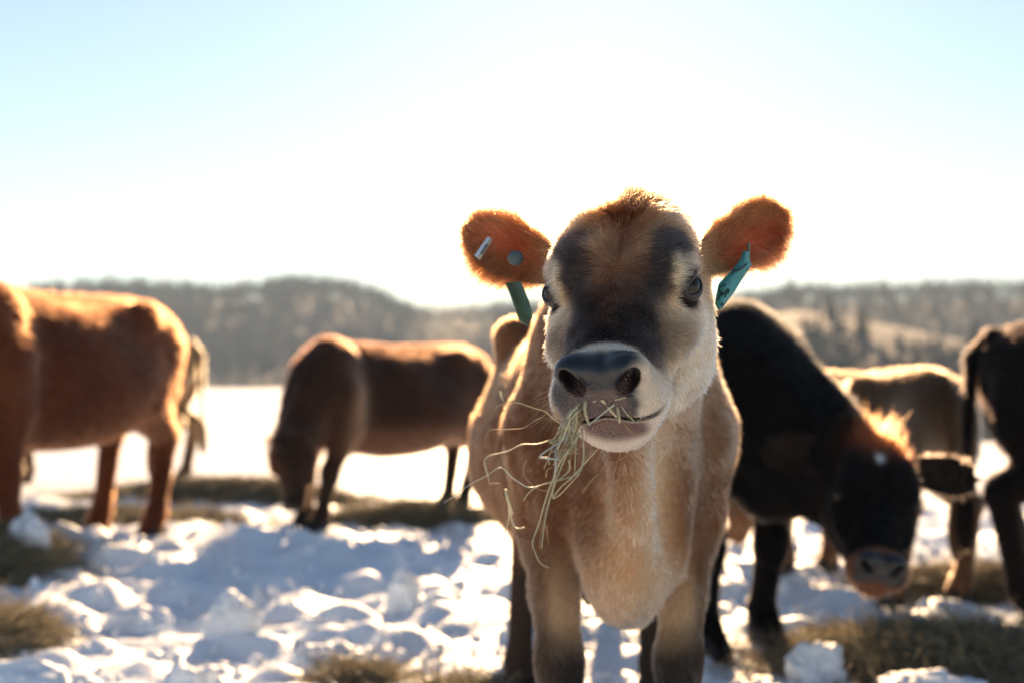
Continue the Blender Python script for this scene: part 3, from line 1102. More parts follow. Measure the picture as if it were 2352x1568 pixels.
FAR_U = [-900, 0, 250, 400, 550, 700, 800, 850, 900, 950, 1050, 1150, 1300, 1500, 1650, 1720, 1820, 1950, 2100, 2352, 3300]
FAR_V = [735, 722, 698, 704, 696, 680, 690, 702, 724, 752, 756, 745, 738, 734, 728, 716, 700, 702, 698, 700, 730]
NEAR_U = [-3000, 1300, 1480, 1640, 1750, 1850, 1950, 2050, 2150, 2250, 2352, 3300]
NEAR_V = [1000, 1000, 880, 760, 728, 716, 738, 752, 772, 792, 806, 840]
R_FAR, R_NEAR = 640.0, 300.0


def hill_height(az, r):
    u = 1176 + FPX * np.tan(az)
    zf = CAM_H + (884 - np.interp(u, FAR_U, FAR_V)) / FPX * R_FAR
    zn = CAM_H + (884 - np.interp(u, NEAR_U, NEAR_V)) / FPX * R_NEAR
    x = r * np.sin(az); y = r * np.cos(az)
    g = ground_base(x, y) - .6
    zf = g + (zf - g) * ss(300, R_FAR, r) * ss(1500, 900, r)
    zn = g + np.maximum(zn - g, 0) * ss(130, R_NEAR, r) * ss(470, 330, r)
    z = np.maximum(zf, zn)
    return z + 1.6 * fbm(x * .02, y * .02, 0 * x, 3, 71) * ss(.5, 8, z - g) * ss(1400, 900, r)


azs = np.linspace(math.radians(-48), math.radians(48), 260)
rs = np.concatenate([np.linspace(120, 480, 70), np.linspace(486, 900, 50), np.linspace(920, 1500, 10)])
A_, R_ = np.meshgrid(azs, rs, indexing='ij')
Zh = hill_height(A_, R_)
Vh = np.stack([R_ * np.sin(A_), R_ * np.cos(A_), Zh], -1).reshape(-1, 3)
ih = np.arange(A_.size).reshape(A_.shape)
Fh = np.stack([ih[:-1, :-1], ih[:-1, 1:], ih[1:, 1:], ih[1:, :-1]], -1).reshape(-1, 4)
m_hill, nt, out = new_mat('hillside')
b = nt.nodes.new('ShaderNodeBsdfPrincipled')
tc = nt.nodes.new('ShaderNodeTexCoord')
tx = nt.nodes.new('ShaderNodeTexNoise'); tx.inputs['Scale'].default_value = .035; tx.inputs['Detail'].default_value = 8
nt.links.new(tc.outputs['Object'], tx.inputs['Vector'])
cr = nt.nodes.new('ShaderNodeValToRGB')
cr.color_ramp.elements[0].position = .38; cr.color_ramp.elements[0].color = (.075, .072, .070, 1)
cr.color_ramp.elements[1].position = .62; cr.color_ramp.elements[1].color = (.16, .14, .125, 1)
nt.links.new(tx.outputs['Fac'], cr.inputs['Fac']); nt.links.new(cr.outputs[0], b.inputs['Base Color'])
b.inputs['Roughness'].default_value = .9
nt.links.new(b.outputs[0], out.inputs[0])
tag(mesh_obj('hills', Vh, Fh, m_hill), 'low wooded hills closing the far side of the pasture', kind='structure')

M_BARK = principled('bare_twigs', (.075, .095, .125), .9, .1)
M_NEEDLE = principled('conifer_needles', (.045, .060, .042), .8, .1)
M_TRUNK = principled('conifer_trunk', (.09, .065, .045), .9, .1)


def build_woods():
    """the bare woods on the hills: nobody could count these trees"""
    r = np.random.default_rng(23)
    n = 9000
    az = r.uniform(math.radians(-26), math.radians(26), n)
    rr = np.where(r.random(n) < .62, r.uniform(330, 680, n), r.uniform(140, 225, n))
    u = 1176 + FPX * np.tan(az)
    keep = (rr > 320) | (u > 1560)
    crest = (rr < 320) & (rr > 190) & (r.random(n) < .6)         # the near crest is open grass
    keep &= ~crest
    keep &= ~((rr > 320) & (rr < 400) & (u > 1560))
    az, rr = az[keep], rr[keep]
    n = len(az)
    x = rr * np.sin(az); y = rr * np.cos(az); z = hill_height(az, rr) - .3
    h = r.uniform(6.5, 11, n) * np.where(rr < 320, .62, 1.0)
    K = 22
    V = []; F = []
    # trunks: three-sided tapering
    ang = np.array([0, 2.094, 4.189])
    base = np.stack([x[:, None] + .16 * np.cos(ang), y[:, None] + .16 * np.sin(ang), np.repeat(z[:, None], 3, 1)], -1)
    top = np.stack([x, y, z + h], -1)[:, None]
    tv = np.concatenate([base, top], 1).reshape(-1, 3)
    o = np.arange(n)[:, None] * 4
    tf = np.concatenate([np.stack([o[:, 0], o[:, 0] + 1, o[:, 0] + 3], 1), np.stack([o[:, 0] + 1, o[:, 0] + 2, o[:, 0] + 3], 1), np.stack([o[:, 0] + 2, o[:, 0], o[:, 0] + 3], 1)])
    # limbs with twiggy ends: upswept thin blades
    t = r.uniform(.25, .95, (n, K)); a = r.uniform(0, 6.283, (n, K))
    ln = h[:, None] * (.34 * (1.15 - t)) * r.uniform(.7, 1.3, (n, K))
    s0 = np.stack([np.repeat(x[:, None], K, 1), np.repeat(y[:, None], K, 1), z[:, None] + h[:, None] * t], -1)
    dv = np.stack([np.cos(a) * .75, np.sin(a) * .75, np.full_like(a, .75)], -1) * ln[..., None]
    wv = np.stack([-np.sin(a), np.cos(a), r.uniform(-.6, .6, (n, K))], -1) * (.045 + .02 * r.random((n, K)))[..., None] * (1 + ln[..., None])
    q = np.stack([s0 - wv * .5, s0 + wv * .5, s0 + dv + wv * 2.0, s0 + dv * .95 - wv * 2.0], 2).reshape(-1, 3)
    b0 = len(tv)
    oq = b0 + np.arange(n * K) * 4
    qf = np.concatenate([np.stack([oq, oq + 1, oq + 2], 1), np.stack([oq, oq + 2, oq + 3], 1)])
    o = mesh_obj('woods', np.concatenate([tv, q]), np.concatenate([tf, qf]), M_BARK, smooth=False)
    tag(o, 'bare grey winter woods covering the hills behind the pasture', 'woods', kind='stuff')


build_woods()


def conifer(u, v_base, rad, h, label, data=[]):
    az = px_az(u)
    p = np.array((rad * math.sin(az), rad * math.cos(az), 0.0))
    p[2] = float(hill_height(np.array(az), np.array(rad))) - .2
    root = empty('conifer_tree', tuple(p), random.uniform(0, 6))
    tag(root, label, 'tree', 'conifers among the bare woods')
    if not data:
        r = np.random.default_rng(31)
        seg = 6
        tv = [(.022 * math.cos(k * 1.047), .022 * math.sin(k * 1.047), 0) for k in range(seg)] + [(0, 0, .98)]
        tf = [(k, (k + 1) % seg, seg) for k in range(seg)]
        V = []; F = []
        for lv in range(26):
            t = .10 + .88 * lv / 25
            R = .25 * (1 - t)**.85 * r.uniform(.8, 1.15) + .012
            for k in range(9):
                a = k * .698 + lv * 2.4 + r.uniform(-.2, .2)
                R2 = R * r.uniform(.7, 1.15)
                d = np.array((math.cos(a), math.sin(a), 0)); s_ = np.array((-math.sin(a), math.cos(a), 0)) * R2 * .28
                b0 = np.array((0, 0, t)); e = d * R2 + np.array((0, 0, t - R2 * .35))
                m = d * R2 * .6 + np.array((0, 0, t - R2 * .10))
                i = len(V)
                V += [b0, m + s_, e, m - s_, m + np.array((0, 0, -.035))]
                F += [(i, i + 1, i + 2), (i, i + 2, i + 3), (i + 1, i + 4, i + 2), (i + 4, i + 3, i + 2)]
        a = mesh_obj('trunk', np.array(tv), tf, M_TRUNK, root); b_ = mesh_obj('crown', np.array(V), F, M_NEEDLE, root, smooth=False)
        data += [a.data, b_.data]
    else:
        link(bpy.data.objects.new('trunk', data[0]), root)
        link(bpy.data.objects.new('crown', data[1]), root)
    w = random.uniform(.9, 1.25)
    root.scale = (h * w, h * w, h)


for u, rad, h, lab in (
        (248, 630, 13, 'conifer on the left hill crest, leftmost of the tall crest trees'),
        (552, 640, 11, 'conifer on the left hill crest, midway between its two tallest trees'),
        (705, 640, 12, 'conifer on the rounded top of the left hill'),
        (745, 645, 10, 'shorter conifer just right of the rounded left hill top'),
        (1818, 640, 13, 'conifer on the right-hand skyline, nearest to the right ear of the fawn cow'),
        (1880, 222, 5.5, 'conifer low on the near slope, above the back of the black cow'),
        (1908, 262, 6, 'yellowish sunlit conifer on the near slope crest'),
        (1980, 240, 6.5, 'tallest dark conifer in the middle of the near slope'),
        (2106, 215, 5.5, 'dark conifer above the hips of the tan cow'),
        (2190, 210, 6, 'conifer on the near slope right of the tan cow'),
        (2238, 262, 5.5, 'conifer on the near crest near the right edge'),
        (2140, 640, 12, 'conifer on the right-hand skyline above the tan cow')):
    conifer(u, 0, rad, h, lab)


# ------------------------------------------------------------------ hay on the snow
def hay_material():
    m, nt, out = new_mat('hay')
    b = nt.nodes.new('ShaderNodeBsdfPrincipled')
    a = nt.nodes.new('ShaderNodeAttribute'); a.attribute_name = 'coat'
    nt.links.new(a.outputs['Color'], b.inputs['Base Color'])
    b.inputs['Roughness'].default_value = .6
    b.inputs['Specular IOR Level'].default_value = .3
    t = nt.nodes.new('ShaderNodeBsdfTranslucent')
    nt.links.new(a.outputs['Color'], t.inputs['Color'])
    mx = nt.nodes.new('ShaderNodeMixShader'); mx.inputs['Fac'].default_value = .3
    nt.links.new(b.outputs[0], mx.inputs[1]); nt.links.new(t.outputs[0], mx.inputs[2])
    nt.links.new(mx.outputs[0], out.inputs[0])
    return m


M_HAY = hay_material()
HAY_COLS = np.array([(.28, .24, .155), (.23, .215, .15), (.34, .27, .165), (.23, .18, .12), (.19, .185, .14), (.44, .37, .25)], dtype=f4)


def snow_z(x, y, cache={}):
    """height of the finished snow sheet near the cows"""
    if not cache:
        me = SNOW.data
        co = np.empty(len(me.vertices) * 3, dtype=f4); me.vertices.foreach_get('co', co)
        co = co.reshape(-1, 3)
        xs = np.unique(co[:, 0]); ys = np.unique(co[:, 1])
        cache['x'] = xs; cache['y'] = ys; cache['z'] = co[:, 2].reshape(len(xs), len(ys))
    i = np.clip(np.searchsorted(cache['x'], x), 0, len(cache['x']) - 1); j = np.clip(np.searchsorted(cache['y'], y), 0, len(cache['y']) - 1)
    return cache['z'][i, j]


def blades(c, d, L, w, r, bend=.35):
    """n bent flat blades: centre, unit direction, length, width -> verts, tris"""
    n = len(c)
    k = 4
    side = np.cross(d, r.normal(0, 1, (n, 3))); side /= np.linalg.norm(side, axis=1, keepdims=True) + 1e-9
    bv = r.normal(0, 1, (n, 3)); bv -= (bv * d).sum(1, keepdims=True) * d
    bv *= (bend * L)[:, None] * .5
    V = np.empty((n, k * 2, 3), dtype=f4)
    for q in range(k):
        t = q / (k - 1) - .5
        p = c + d * (t * L)[:, None] + bv * (t * t)
        ww = (w * (1 - .5 * abs(t) * 2))[:, None]
        V[:, q * 2] = p - side * ww; V[:, q * 2 + 1] = p + side * ww
    o = np.arange(n) * k * 2
    F = []
    for q in range(k - 1):
        F.append(np.stack([o + 2 * q, o + 2 * q + 1, o + 2 * q + 3, o + 2 * q + 2], 1))
    return V.reshape(-1, 3), np.concatenate(F), k * 2


def hay_heap(x, y, rx, ry, hh, rot, ns, label, seed):
    r = np.random.default_rng(seed)
    ca, sa = math.cos(rot), math.sin(rot)
    z0 = float(snow_z(x, y))
    n = 28
    V = []; F = []
    g = np.linspace(-1, 1, n)
    U, W = np.meshgrid(g, g, indexing='ij')
    k = np.sqrt(U * U + W * W - U * U * W * W * 0) + 1e-6
    mx = np.maximum(np.abs(U), np.abs(W)) + 1e-9
    U2 = U * mx / k; W2 = W * mx / k
    rim = 1 + .22 * vnoise(U2 * 2 + seed, W2 * 2, 0 * U2, seed)
    wx = x + (U2 * rx * ca - W2 * ry * sa) * rim; wy = y + (U2 * rx * sa + W2 * ry * ca) * rim
    d = np.hypot(U2, W2)
    zz = snow_z(wx, wy) * d + (1 - d) * z0 - .03 * d + hh * (1 - d**2.2) * (1 + .5 * fbm(U2 * 2.5, W2 * 2.5, 0 * U2 + seed, 3, seed + 4))
    idx = np.arange(n * n).reshape(n, n)
    Fm = np.stack([idx[:-1, :-1], idx[1:, :-1], idx[1:, 1:], idx[:-1, 1:]], -1).reshape(-1, 4)
    Vm = np.stack([wx, wy, zz], -1).reshape(-1, 3)
    cm = np.tile(np.array((.22, .175, .105), dtype=f4), (len(Vm), 1)) * (1 + .5 * fbm(Vm[:, 0] * 30, Vm[:, 1] * 30, Vm[:, 2] * 30, 3, 5))[:, None]
    o = mesh_obj('hay_heap', Vm, Fm, M_HAY, cols=cm)
    tag(o, label, 'hay', 'hay scattered for the herd')
    a = r.random(ns) * 6.283; dd = np.sqrt(r.random(ns)) * np.where(r.random(ns) < .12, 1.5, 1.1)
    U3 = np.cos(a) * dd; W3 = np.sin(a) * dd
    cx = x + (U3 * rx * ca - W3 * ry * sa); cy = y + (U3 * rx * sa + W3 * ry * ca)
    cz = np.maximum(snow_z(cx, cy), snow_z(cx, cy) * np.minimum(dd, 1) + (1 - np.minimum(dd, 1)) * z0 + hh * np.maximum(1 - dd**2.2, 0)) + r.random(ns) * .035 * (1.2 - np.minimum(dd, 1.1))
    dirs = r.normal(0, 1, (ns, 3)); dirs[:, 2] *= .28
    dirs /= np.linalg.norm(dirs, axis=1, keepdims=True)
    far = 1 + max(0, y - 6) * .12
    L = r.uniform(.07, .32, ns); w = r.uniform(.0010, .0026, ns) * far
    Vb, Fb, k = blades(np.stack([cx, cy, cz + .008], 1), dirs, L, w, r)
    cb = np.repeat(HAY_COLS[r.integers(0, len(HAY_COLS), ns)] * r.uniform(.6, 1.25, (ns, 1)), k, 0)
    s = mesh_obj('straw', Vb, Fb, M_HAY, o, cols=cb)
    s['kind'] = 'stuff'


for i, hp in enumerate(HEAPS):
    hay_heap(*hp[:6], int(hp[6] * 1.5), hp[7], seed=100 + i)

def ico(sub):
    import bmesh
    bm = bmesh.new(); bmesh.ops.create_icosphere(bm, subdivisions=sub, radius=1.0)
    v = np.array([q.co[:] for q in bm.verts]); f = np.array([[q.index for q in fc.verts] for fc in bm.faces])
    bm.free()
    return v, f


IV, IF = ico(5)
for i, (bx, by, sx, sy, sz, lab) in enumerate((
        (-1.46, 4.22, .20, .13, .085, 'broad flat-topped snow block in the lower left corner'),
        (-.97, 4.22, .085, .08, .085, 'rounded snow lump at the bottom edge, left of the golden hay'),
        (-1.40, 5.35, .12, .09, .08, 'long sunlit snow lump alone before the blue shadow'),
        (-1.03, 5.25, .09, .08, .11, 'upright sunlit snow lump right of the long one'),
        (-2.16, 6.35, .10, .09, .17, 'tall shaded snow lump before the forelegs of the red-brown cow'),
        (-.45, 5.85, .06, .05, .11, 'curved upright snow lump on its own in the blue shadow'),
        (.93, 4.38, .095, .085, .115, 'tall pale snow block beside the right foreleg of the fawn cow'),
        (1.20, 4.10, .14, .09, .075, 'scalloped snow block in front of the big hay heap'),
        (-.62, 4.75, .13, .10, .08, 'wide snow hump just behind the small golden tuft of hay'))):
    pw = 2.6
    k = (np.abs(IV)**pw).sum(1)**(-1 / pw)
    v = IV * k[:, None] * (1 + .62 * fbm(IV[:, 0] * 1.6 + i * 7, IV[:, 1] * 1.6, IV[:, 2] * 1.6, 4, 80 + i) + .22 * np.abs(fbm(IV[:, 0] * 5 + i * 7, IV[:, 1] * 6, IV[:, 2] * 6, 3, 90 + i)))[:, None]
    v = v * np.array((sx, sy, sz))
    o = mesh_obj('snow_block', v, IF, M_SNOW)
    o.location = (bx, by, float(snow_z(bx, by)) + sz * .05)
    o.rotation_euler = (0, 0, i * 1.3)
    tag(o, lab, 'snow block', 'snow blocks kicked up by the herd')

JV, JF = ico(2)
rc = np.random.default_rng(19)
nc = 2600
cx = rc.uniform(-3.6, 2.8, nc); cy = 3.4 + 5.5 * rc.random(nc)**1.2
sc = .007 + .026 * rc.random(nc)**3
cv = (JV[None] * (1 + .35 * rc.normal(0, .5, (nc, len(JV), 1)).clip(-1, 1)) * sc[:, None, None] * rc.uniform(.6, 1.2, (nc, 1, 3))) + np.stack([cx, cy, snow_z(cx, cy) + sc * .35], 1)[:, None, :]
cf = (JF[None] + (np.arange(nc) * len(JV))[:, None, None]).reshape(-1, 3)
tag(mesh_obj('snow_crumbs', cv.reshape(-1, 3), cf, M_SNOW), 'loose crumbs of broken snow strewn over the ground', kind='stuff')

r_ = np.random.default_rng(77)
ns = 1500
cx = r_.uniform(-3, 2.6, ns); cy = 3.6 + 6 * r_.random(ns)**1.1
dirs = r_.normal(0, 1, (ns, 3)); dirs[:, 2] *= .15; dirs /= np.linalg.norm(dirs, axis=1, keepdims=True)
Vb, Fb, k = blades(np.stack([cx, cy, snow_z(cx, cy) + .012], 1), dirs, r_.uniform(.04, .18, ns), r_.uniform(.0007, .0016, ns), r_)
cb = np.repeat(HAY_COLS[r_.integers(0, len(HAY_COLS), ns)], k, 0)
tag(mesh_obj('loose_straw', Vb, Fb, M_HAY, cols=cb), 'loose straws strewn over the trampled snow', 'straw', kind='stuff')

# ------------------------------------------------------------------ the thin frosty air
m_haze, nt, out = new_mat('haze')
pv = nt.nodes.new('ShaderNodeVolumePrincipled')
pv.inputs['Color'].default_value = (.66, .84, 1.0, 1)
pv.inputs['Density'].default_value = .0004
pv.inputs['Anisotropy'].default_value = .0
nt.links.new(pv.outputs[0], out.inputs['Volume'])
hv = [(sx * 1600, yy, zz) for zz in (-62, 78) for sx, yy in ((-1, -180), (1, -180), (1, 1600), (-1, 1600))]
hf = [(3, 2, 1, 0), (4, 5, 6, 7), (0, 1, 5, 4), (1, 2, 6, 5), (2, 3, 7, 6), (3, 0, 4, 7)]
tag(mesh_obj('haze', hv, hf, m_haze, smooth=False), 'thin cold haze in the air of the valley', kind='stuff')

# the breath of the herd, lit by the sun beside the fawn cow's back
m_br, nt, out = new_mat('breath')
pv = nt.nodes.new('ShaderNodeVolumePrincipled')
pv.inputs['Color'].default_value = (.95, .93, .90, 1)
pv.inputs['Anisotropy'].default_value = .55
tc = nt.nodes.new('ShaderNodeTexCoord')
nz = nt.nodes.new('ShaderNodeTexNoise'); nz.inputs['Scale'].default_value = 5.5; nz.inputs['Detail'].default_value = 5
nt.links.new(tc.outputs['Object'], nz.inputs['Vector'])
ln = nt.nodes.new('ShaderNodeVectorMath'); ln.operation = 'LENGTH'
nt.links.new(tc.outputs['Object'], ln.inputs[0])
fall = nt.nodes.new('ShaderNodeMapRange'); fall.inputs['From Min'].default_value = 1.0; fall.inputs['From Max'].default_value = .25
nt.links.new(ln.outputs['Value'], fall.inputs['Value'])
th = nt.nodes.new('ShaderNodeMapRange'); th.inputs['From Min'].default_value = .42; th.inputs['From Max'].default_value = .75
nt.links.new(nz.outputs['Fac'], th.inputs['Value'])
mu = nt.nodes.new('ShaderNodeMath'); mu.operation = 'MULTIPLY'
nt.links.new(fall.outputs[0], mu.inputs[0]); nt.links.new(th.outputs[0], mu.inputs[1])
m2 = nt.nodes.new('ShaderNodeMath'); m2.operation = 'MULTIPLY'; m2.inputs[1].default_value = 1.1
nt.links.new(mu.outputs[0], m2.inputs[0]); nt.links.new(m2.outputs[0], pv.inputs['Density'])
nt.links.new(pv.outputs[0], out.inputs['Volume'])
v, f = ball(20, 12)
o = mesh_obj('breath_mist', v, f, m_br)
o.location = tuple(P(1045, 752, 4.3)); o.scale = (.17, .15, .085)
tag(o, 'faint sunlit cloud of breath hanging beside the back of the fawn cow', kind='stuff')

# ------------------------------------------------------------------ the rest of the herd
def place(front, facing):
    f = nrm(np.array((facing[0], facing[1], 0.0)))
    return math.atan2(f[0], -f[1])


def herd_cow(center, facing, scale, head_world, label, paint, nfur, seed, fat=1.0, feet=None, step=.020, headstep=.010, mscale=1.0, rad=.0006, neck=None, stand=.6, hs=1.0, z0=None, fur_mat=None, tuft=.25, earsize=None, star=False):
    """head_world: (poll, nose_top, up) in world metres, or None for a head out of sight low in front"""
    rz = place(center, facing)
    z = float(ground_base(center[0], center[1])) if z0 is None else z0
    ca, sa = math.cos(rz), math.sin(rz)

    def loc(w):
        d = (np.asarray(w) - np.array((center[0], center[1], z))) / scale
        return np.array((d[0] * ca + d[1] * sa, -d[0] * sa + d[1] * ca, d[2]))

    def vec(w):
        return np.array((w[0] * ca + w[1] * sa, -w[0] * sa + w[1] * ca, w[2]))
    po, no, up = head_world
    po_l, no_l = loc(po), loc(no)
    ll = np.linalg.norm(no_l - po_l)
    c = Cow(po_l, no_l - po_l, vec(up), hs, feet=feet, fat=fat, neck=neck)
    c.tuft = tuft
    c.legk = 1.22
    c.star = star
    if earsize:
        c.ears = [Ear((sx * .100, .035, -.075), (sx * .97, .05, .02), (sx * -.05, .65, .75), *earsize) for sx in (-1, 1)]
    lo = np.minimum(np.array((-.52, -.98, -.02)), np.minimum(po_l, no_l) - .34)
    hi = np.maximum(np.array((.52, 1.0, 1.24)), np.maximum(po_l, no_l) + .34)
    lo[2] = max(lo[2], -.08)
    hc = np.minimum(po_l, no_l) - .16, np.maximum(po_l, no_l) + .16
    co = tuple(axis_coords(lo[i], hi[i], step, (hc[0][i], hc[1][i], headstep)) for i in range(3))
    root = build_cow(c, (center[0], center[1], z), rz, label, paint, co, nfur, seed, rad=rad / scale, stand=stand, fur_mat=fur_mat)
    root.scale = (scale,) * 3
    return root


BLACK = paint_plain((.004, .0038, .0042), (.006, .005, .005), (.003, .003, .003), muzzle=(.15, .068, .038), tuft=(.20, .060, .022))
REDBROWN = paint_plain((.085, .023, .009), (.12, .036, .013), (.045, .014, .006), belly=(.075, .024, .010))
BAY = paint_plain((.034, .0135, .0075), (.052, .022, .011), (.017, .008, .006), legs=(.02, .012, .008), belly=(.15, .07, .042), stripe=((.26, .16, .10), -.45, .72, .07, .22, .8))
GREYTAN = paint_plain((.09, .050, .028), (.12, .07, .04), (.055, .03, .018), legs=(.10, .05, .028), stripe=((.42, .33, .25), .74, .80, .05, .16, .7))
CREAMY = paint_plain((.30, .19, .10), (.38, .26, .15), (.22, .14, .07), legs=(.10, .06, .04))
DARKBAY = paint_plain((.006, .004, .0035), (.009, .005, .004), (.004, .003, .003), legs=(.010, .007, .006))

# black cow, head down, looking at us from behind the fawn one
p0 = P(2012, 1000, 4.36); p1 = P(2028, 1238, 4.03)
herd_cow((.55, 5.30), (.42, -.90), 1.04, (p0, p1, (.04, -.7, .7)),
         'black cow with a ginger forelock lowering its head beside the fawn cow', BLACK, 90000, 11,
         feet=dict(fl=(-.13, -.50), fr=(.16, -.40)), headstep=.007, hs=1.08, rad=.0005, fur_mat=M_FUR_BLACK, tuft=-1.0, star=True, earsize=(.20, .055))
# red-brown cow at the left edge
c = np.array((-2.25, 6.90))
po = np.array((-2.75, 5.68, 1.05)); no = np.array((-2.95, 5.38, .72))
herd_cow(c, (-.26, -.97), 1.14, (po, no, (-.3, -.5, .8)),
         'big red-brown cow standing sideways with golden light on its rump', REDBROWN, 80000, 12, fat=1.07, rad=.0007, z0=.09)
# pale cow behind it
herd_cow((-3.40, 11.4), (-1, .10), 1.08, (np.array((-4.45, 11.5, .6)), np.array((-4.7, 11.5, .28)), (-.8, 0, .4)),
         'pale cream cow mostly hidden behind the red-brown cow', CREAMY, 25000, 13, step=.026, headstep=.02, rad=.0010)
# dark bay cow grazing in the middle distance
p0 = P(632, 1006, 8.25); p1 = P(648, 1130, 8.25)
herd_cow((-.80, 9.15), (-.64, -.77), 1.04, (p0, p1, (-.7, -.6, .2)),
         'dark bay cow grazing sideways in the middle of the pasture', BAY, 60000, 14, feet=dict(fl=(-.14, -.55), fr=(.05, -.60), hl=(-.15, .70), hr=(.16, .50)), rad=.0008, step=.022, headstep=.014, hs=.90, fat=1.10)
# tan cow turned away on the right
herd_cow((1.55, 6.45), (-.30, .95), .87, (np.array((1.25, 7.6, .45)), np.array((1.2, 7.75, .15)), (-.2, .9, .3)),
         'small tan cow turned away behind the black cow', GREYTAN, 60000, 15, rad=.0007)
# dark cow cut off by the right edge
herd_cow((2.68, 5.42), (.97, -.25), 1.03, (np.array((3.7, 5.1, .5)), np.array((3.9, 5.05, .2)), (.8, -.2, .4)),
         'dark brown cow of which only the rump shows at the right edge', DARKBAY, 80000, 16, fat=1.15, rad=.0006, fur_mat=M_FUR_BLACK)

# ------------------------------------------------------------------ ear tags
def inv_main(w):
    return np.asarray(w) - MAIN_LOC


def plate(name, outline, mat, parent, thick=.0016, bevel=0.0):
    """closed outline of 3-D points (already bent) -> plate with thickness along its mean normal"""
    o = np.asarray(outline, float)
    c = o.mean(0)
    n = np.zeros(3)
    for i in range(len(o)):
        n += np.cross(o[i] - c, o[(i + 1) % len(o)] - c)
    n = nrm(n)
    if n[1] > 0:
        n = -n
    m = len(o)
    V = np.concatenate([o + n * thick / 2, o - n * thick / 2, [c + n * thick / 2], [c - n * thick / 2]])
    F = []
    for i in range(m):
        j = (i + 1) % m
        F += [(i, j, 2 * m), (m + j, m + i, 2 * m + 1), (i, m + i, m + j, j)]
    return mesh_obj(name, V, F, mat, parent, smooth=False), n


def tag_grid(pts_left, pts_right, depth_fn, nx=6, ny=14):
    """strip between two polylines in the photo, at depth depth_fn(a, b) -> grid of local points"""
    L = np.asarray(pts_left, float); R = np.asarray(pts_right, float)
    def samp(A, t):
        d = np.concatenate([[0], np.cumsum(np.linalg.norm(np.diff(A, axis=0), axis=1))]); d /= d[-1]
        return np.stack([np.interp(t, d, A[:, 0]), np.interp(t, d, A[:, 1])], -1)
    tb = np.linspace(0, 1, ny)
    l = samp(L, tb); r = samp(R, tb)
    G = np.zeros((nx, ny, 3))
    for i in range(nx):
        a = i / (nx - 1)
        uv = l * (1 - a) + r * a
        for j in range(ny):
            G[i, j] = inv_main(P(uv[j, 0], uv[j, 1], depth_fn(a, tb[j])))
    return G


def thick_sheet(name, G, mat, parent, th=.0017):
    nx, ny = G.shape[:2]
    du = np.gradient(G, axis=0); dv = np.gradient(G, axis=1)
    n = np.cross(du, dv); n /= np.linalg.norm(n, axis=2, keepdims=True)
    if n[..., 1].mean() > 0:
        n = -n
    A = (G + n * th / 2).reshape(-1, 3); B = (G - n * th / 2).reshape(-1, 3)
    V = np.concatenate([A, B]); m = nx * ny
    F = []
    for i in range(nx - 1):
        for j in range(ny - 1):
            q = (i * ny + j, (i + 1) * ny + j, (i + 1) * ny + j + 1, i * ny + j + 1)
            F += [q, tuple(m + k for k in reversed(q))]
    rim = [i * ny for i in range(nx)] + [(nx - 1) * ny + j for j in range(1, ny)] + [i * ny + ny - 1 for i in range(nx - 2, -1, -1)] + [j for j in range(ny - 2, 0, -1)]
    for k in range(len(rim)):
        a, b = rim[k], rim[(k + 1) % len(rim)]
        F.append((a, m + a, m + b, b))
    return mesh_obj(name, V, F, mat, parent, smooth=False), n


def translucent_plastic(name, color, k=.35):
    m, nt, out = new_mat(name)
    b = nt.nodes.new('ShaderNodeBsdfPrincipled'); b.inputs['Base Color'].default_value = (*color, 1); b.inputs['Roughness'].default_value = .4
    tx = nt.nodes.new('ShaderNodeTexNoise'); tx.inputs['Scale'].default_value = 90; tx.inputs['Detail'].default_value = 4
    tc = nt.nodes.new('ShaderNodeTexCoord'); nt.links.new(tc.outputs['Object'], tx.inputs['Vector'])
    cr = nt.nodes.new('ShaderNodeValToRGB')
    cr.color_ramp.elements[0].position = .32; cr.color_ramp.elements[0].color = (*[c * .55 + .02 for c in color], 1)
    cr.color_ramp.elements[1].position = .55; cr.color_ramp.elements[1].color = (*color, 1)
    nt.links.new(tx.outputs['Fac'], cr.inputs['Fac']); nt.links.new(cr.outputs[0], b.inputs['Base Color'])
    t = nt.nodes.new('ShaderNodeBsdfTranslucent'); t.inputs['Color'].default_value = (*color, 1)
    mx = nt.nodes.new('ShaderNodeMixShader'); mx.inputs['Fac'].default_value = k
    nt.links.new(b.outputs[0], mx.inputs[1]); nt.links.new(t.outputs[0], mx.inputs[2]); nt.links.new(mx.outputs[0], out.inputs[0])
    return m


M_TAG = translucent_plastic('tag_plastic', (.050, .30, .34), .22)
M_TAG2 = translucent_plastic('tag_plastic_worn', (.09, .20, .16), .25)
M_INK = principled('tag_ink', (.012, .012, .018), .6, .3)
M_METAL = principled('clip_metal', (.55, .58, .62), .3, .5, Metallic=.8)
M_CLIPDARK = principled('clip_window', (.04, .06, .08), .4, .5)
M_BUTTON = principled('button_plastic', (.05, .08, .09), .45, .5)


def c5(x, y):
    return ((2600 + x / 5.227) * .6125, (900 + y / 5.227) * .6125)


def c6(x, y):
    return ((1700 + x / 3.336) * .6125, (780 + y / 3.336) * .6125)


EAR_R, EAR_L = 2.150, 2.175
fold = lambda a, b: EAR_R - .012 + .010 * b + .030 * np.clip(a - .72, 0, 1) - .006 * math.sin(a * 3.0)
G = tag_grid([c5(*p) for p in ((985, 210), (900, 440), (720, 640), (500, 860), (425, 1260), (505, 1365))],
             [c5(*p) for p in ((1105, 240), (1100, 400), (1140, 500), (950, 770), (800, 1010), (560, 1335))], fold, 9, 22)
tag_r, _ = thick_sheet('ear_tag', G, M_TAG, MAIN)
tag_r['label'] = 'turquoise ear tag with dark handwritten figures'
stem_c = [inv_main(P(*c5(1085, 60 + 30 * k), EAR_R - .012 + .001 * k)) for k in range(8)]


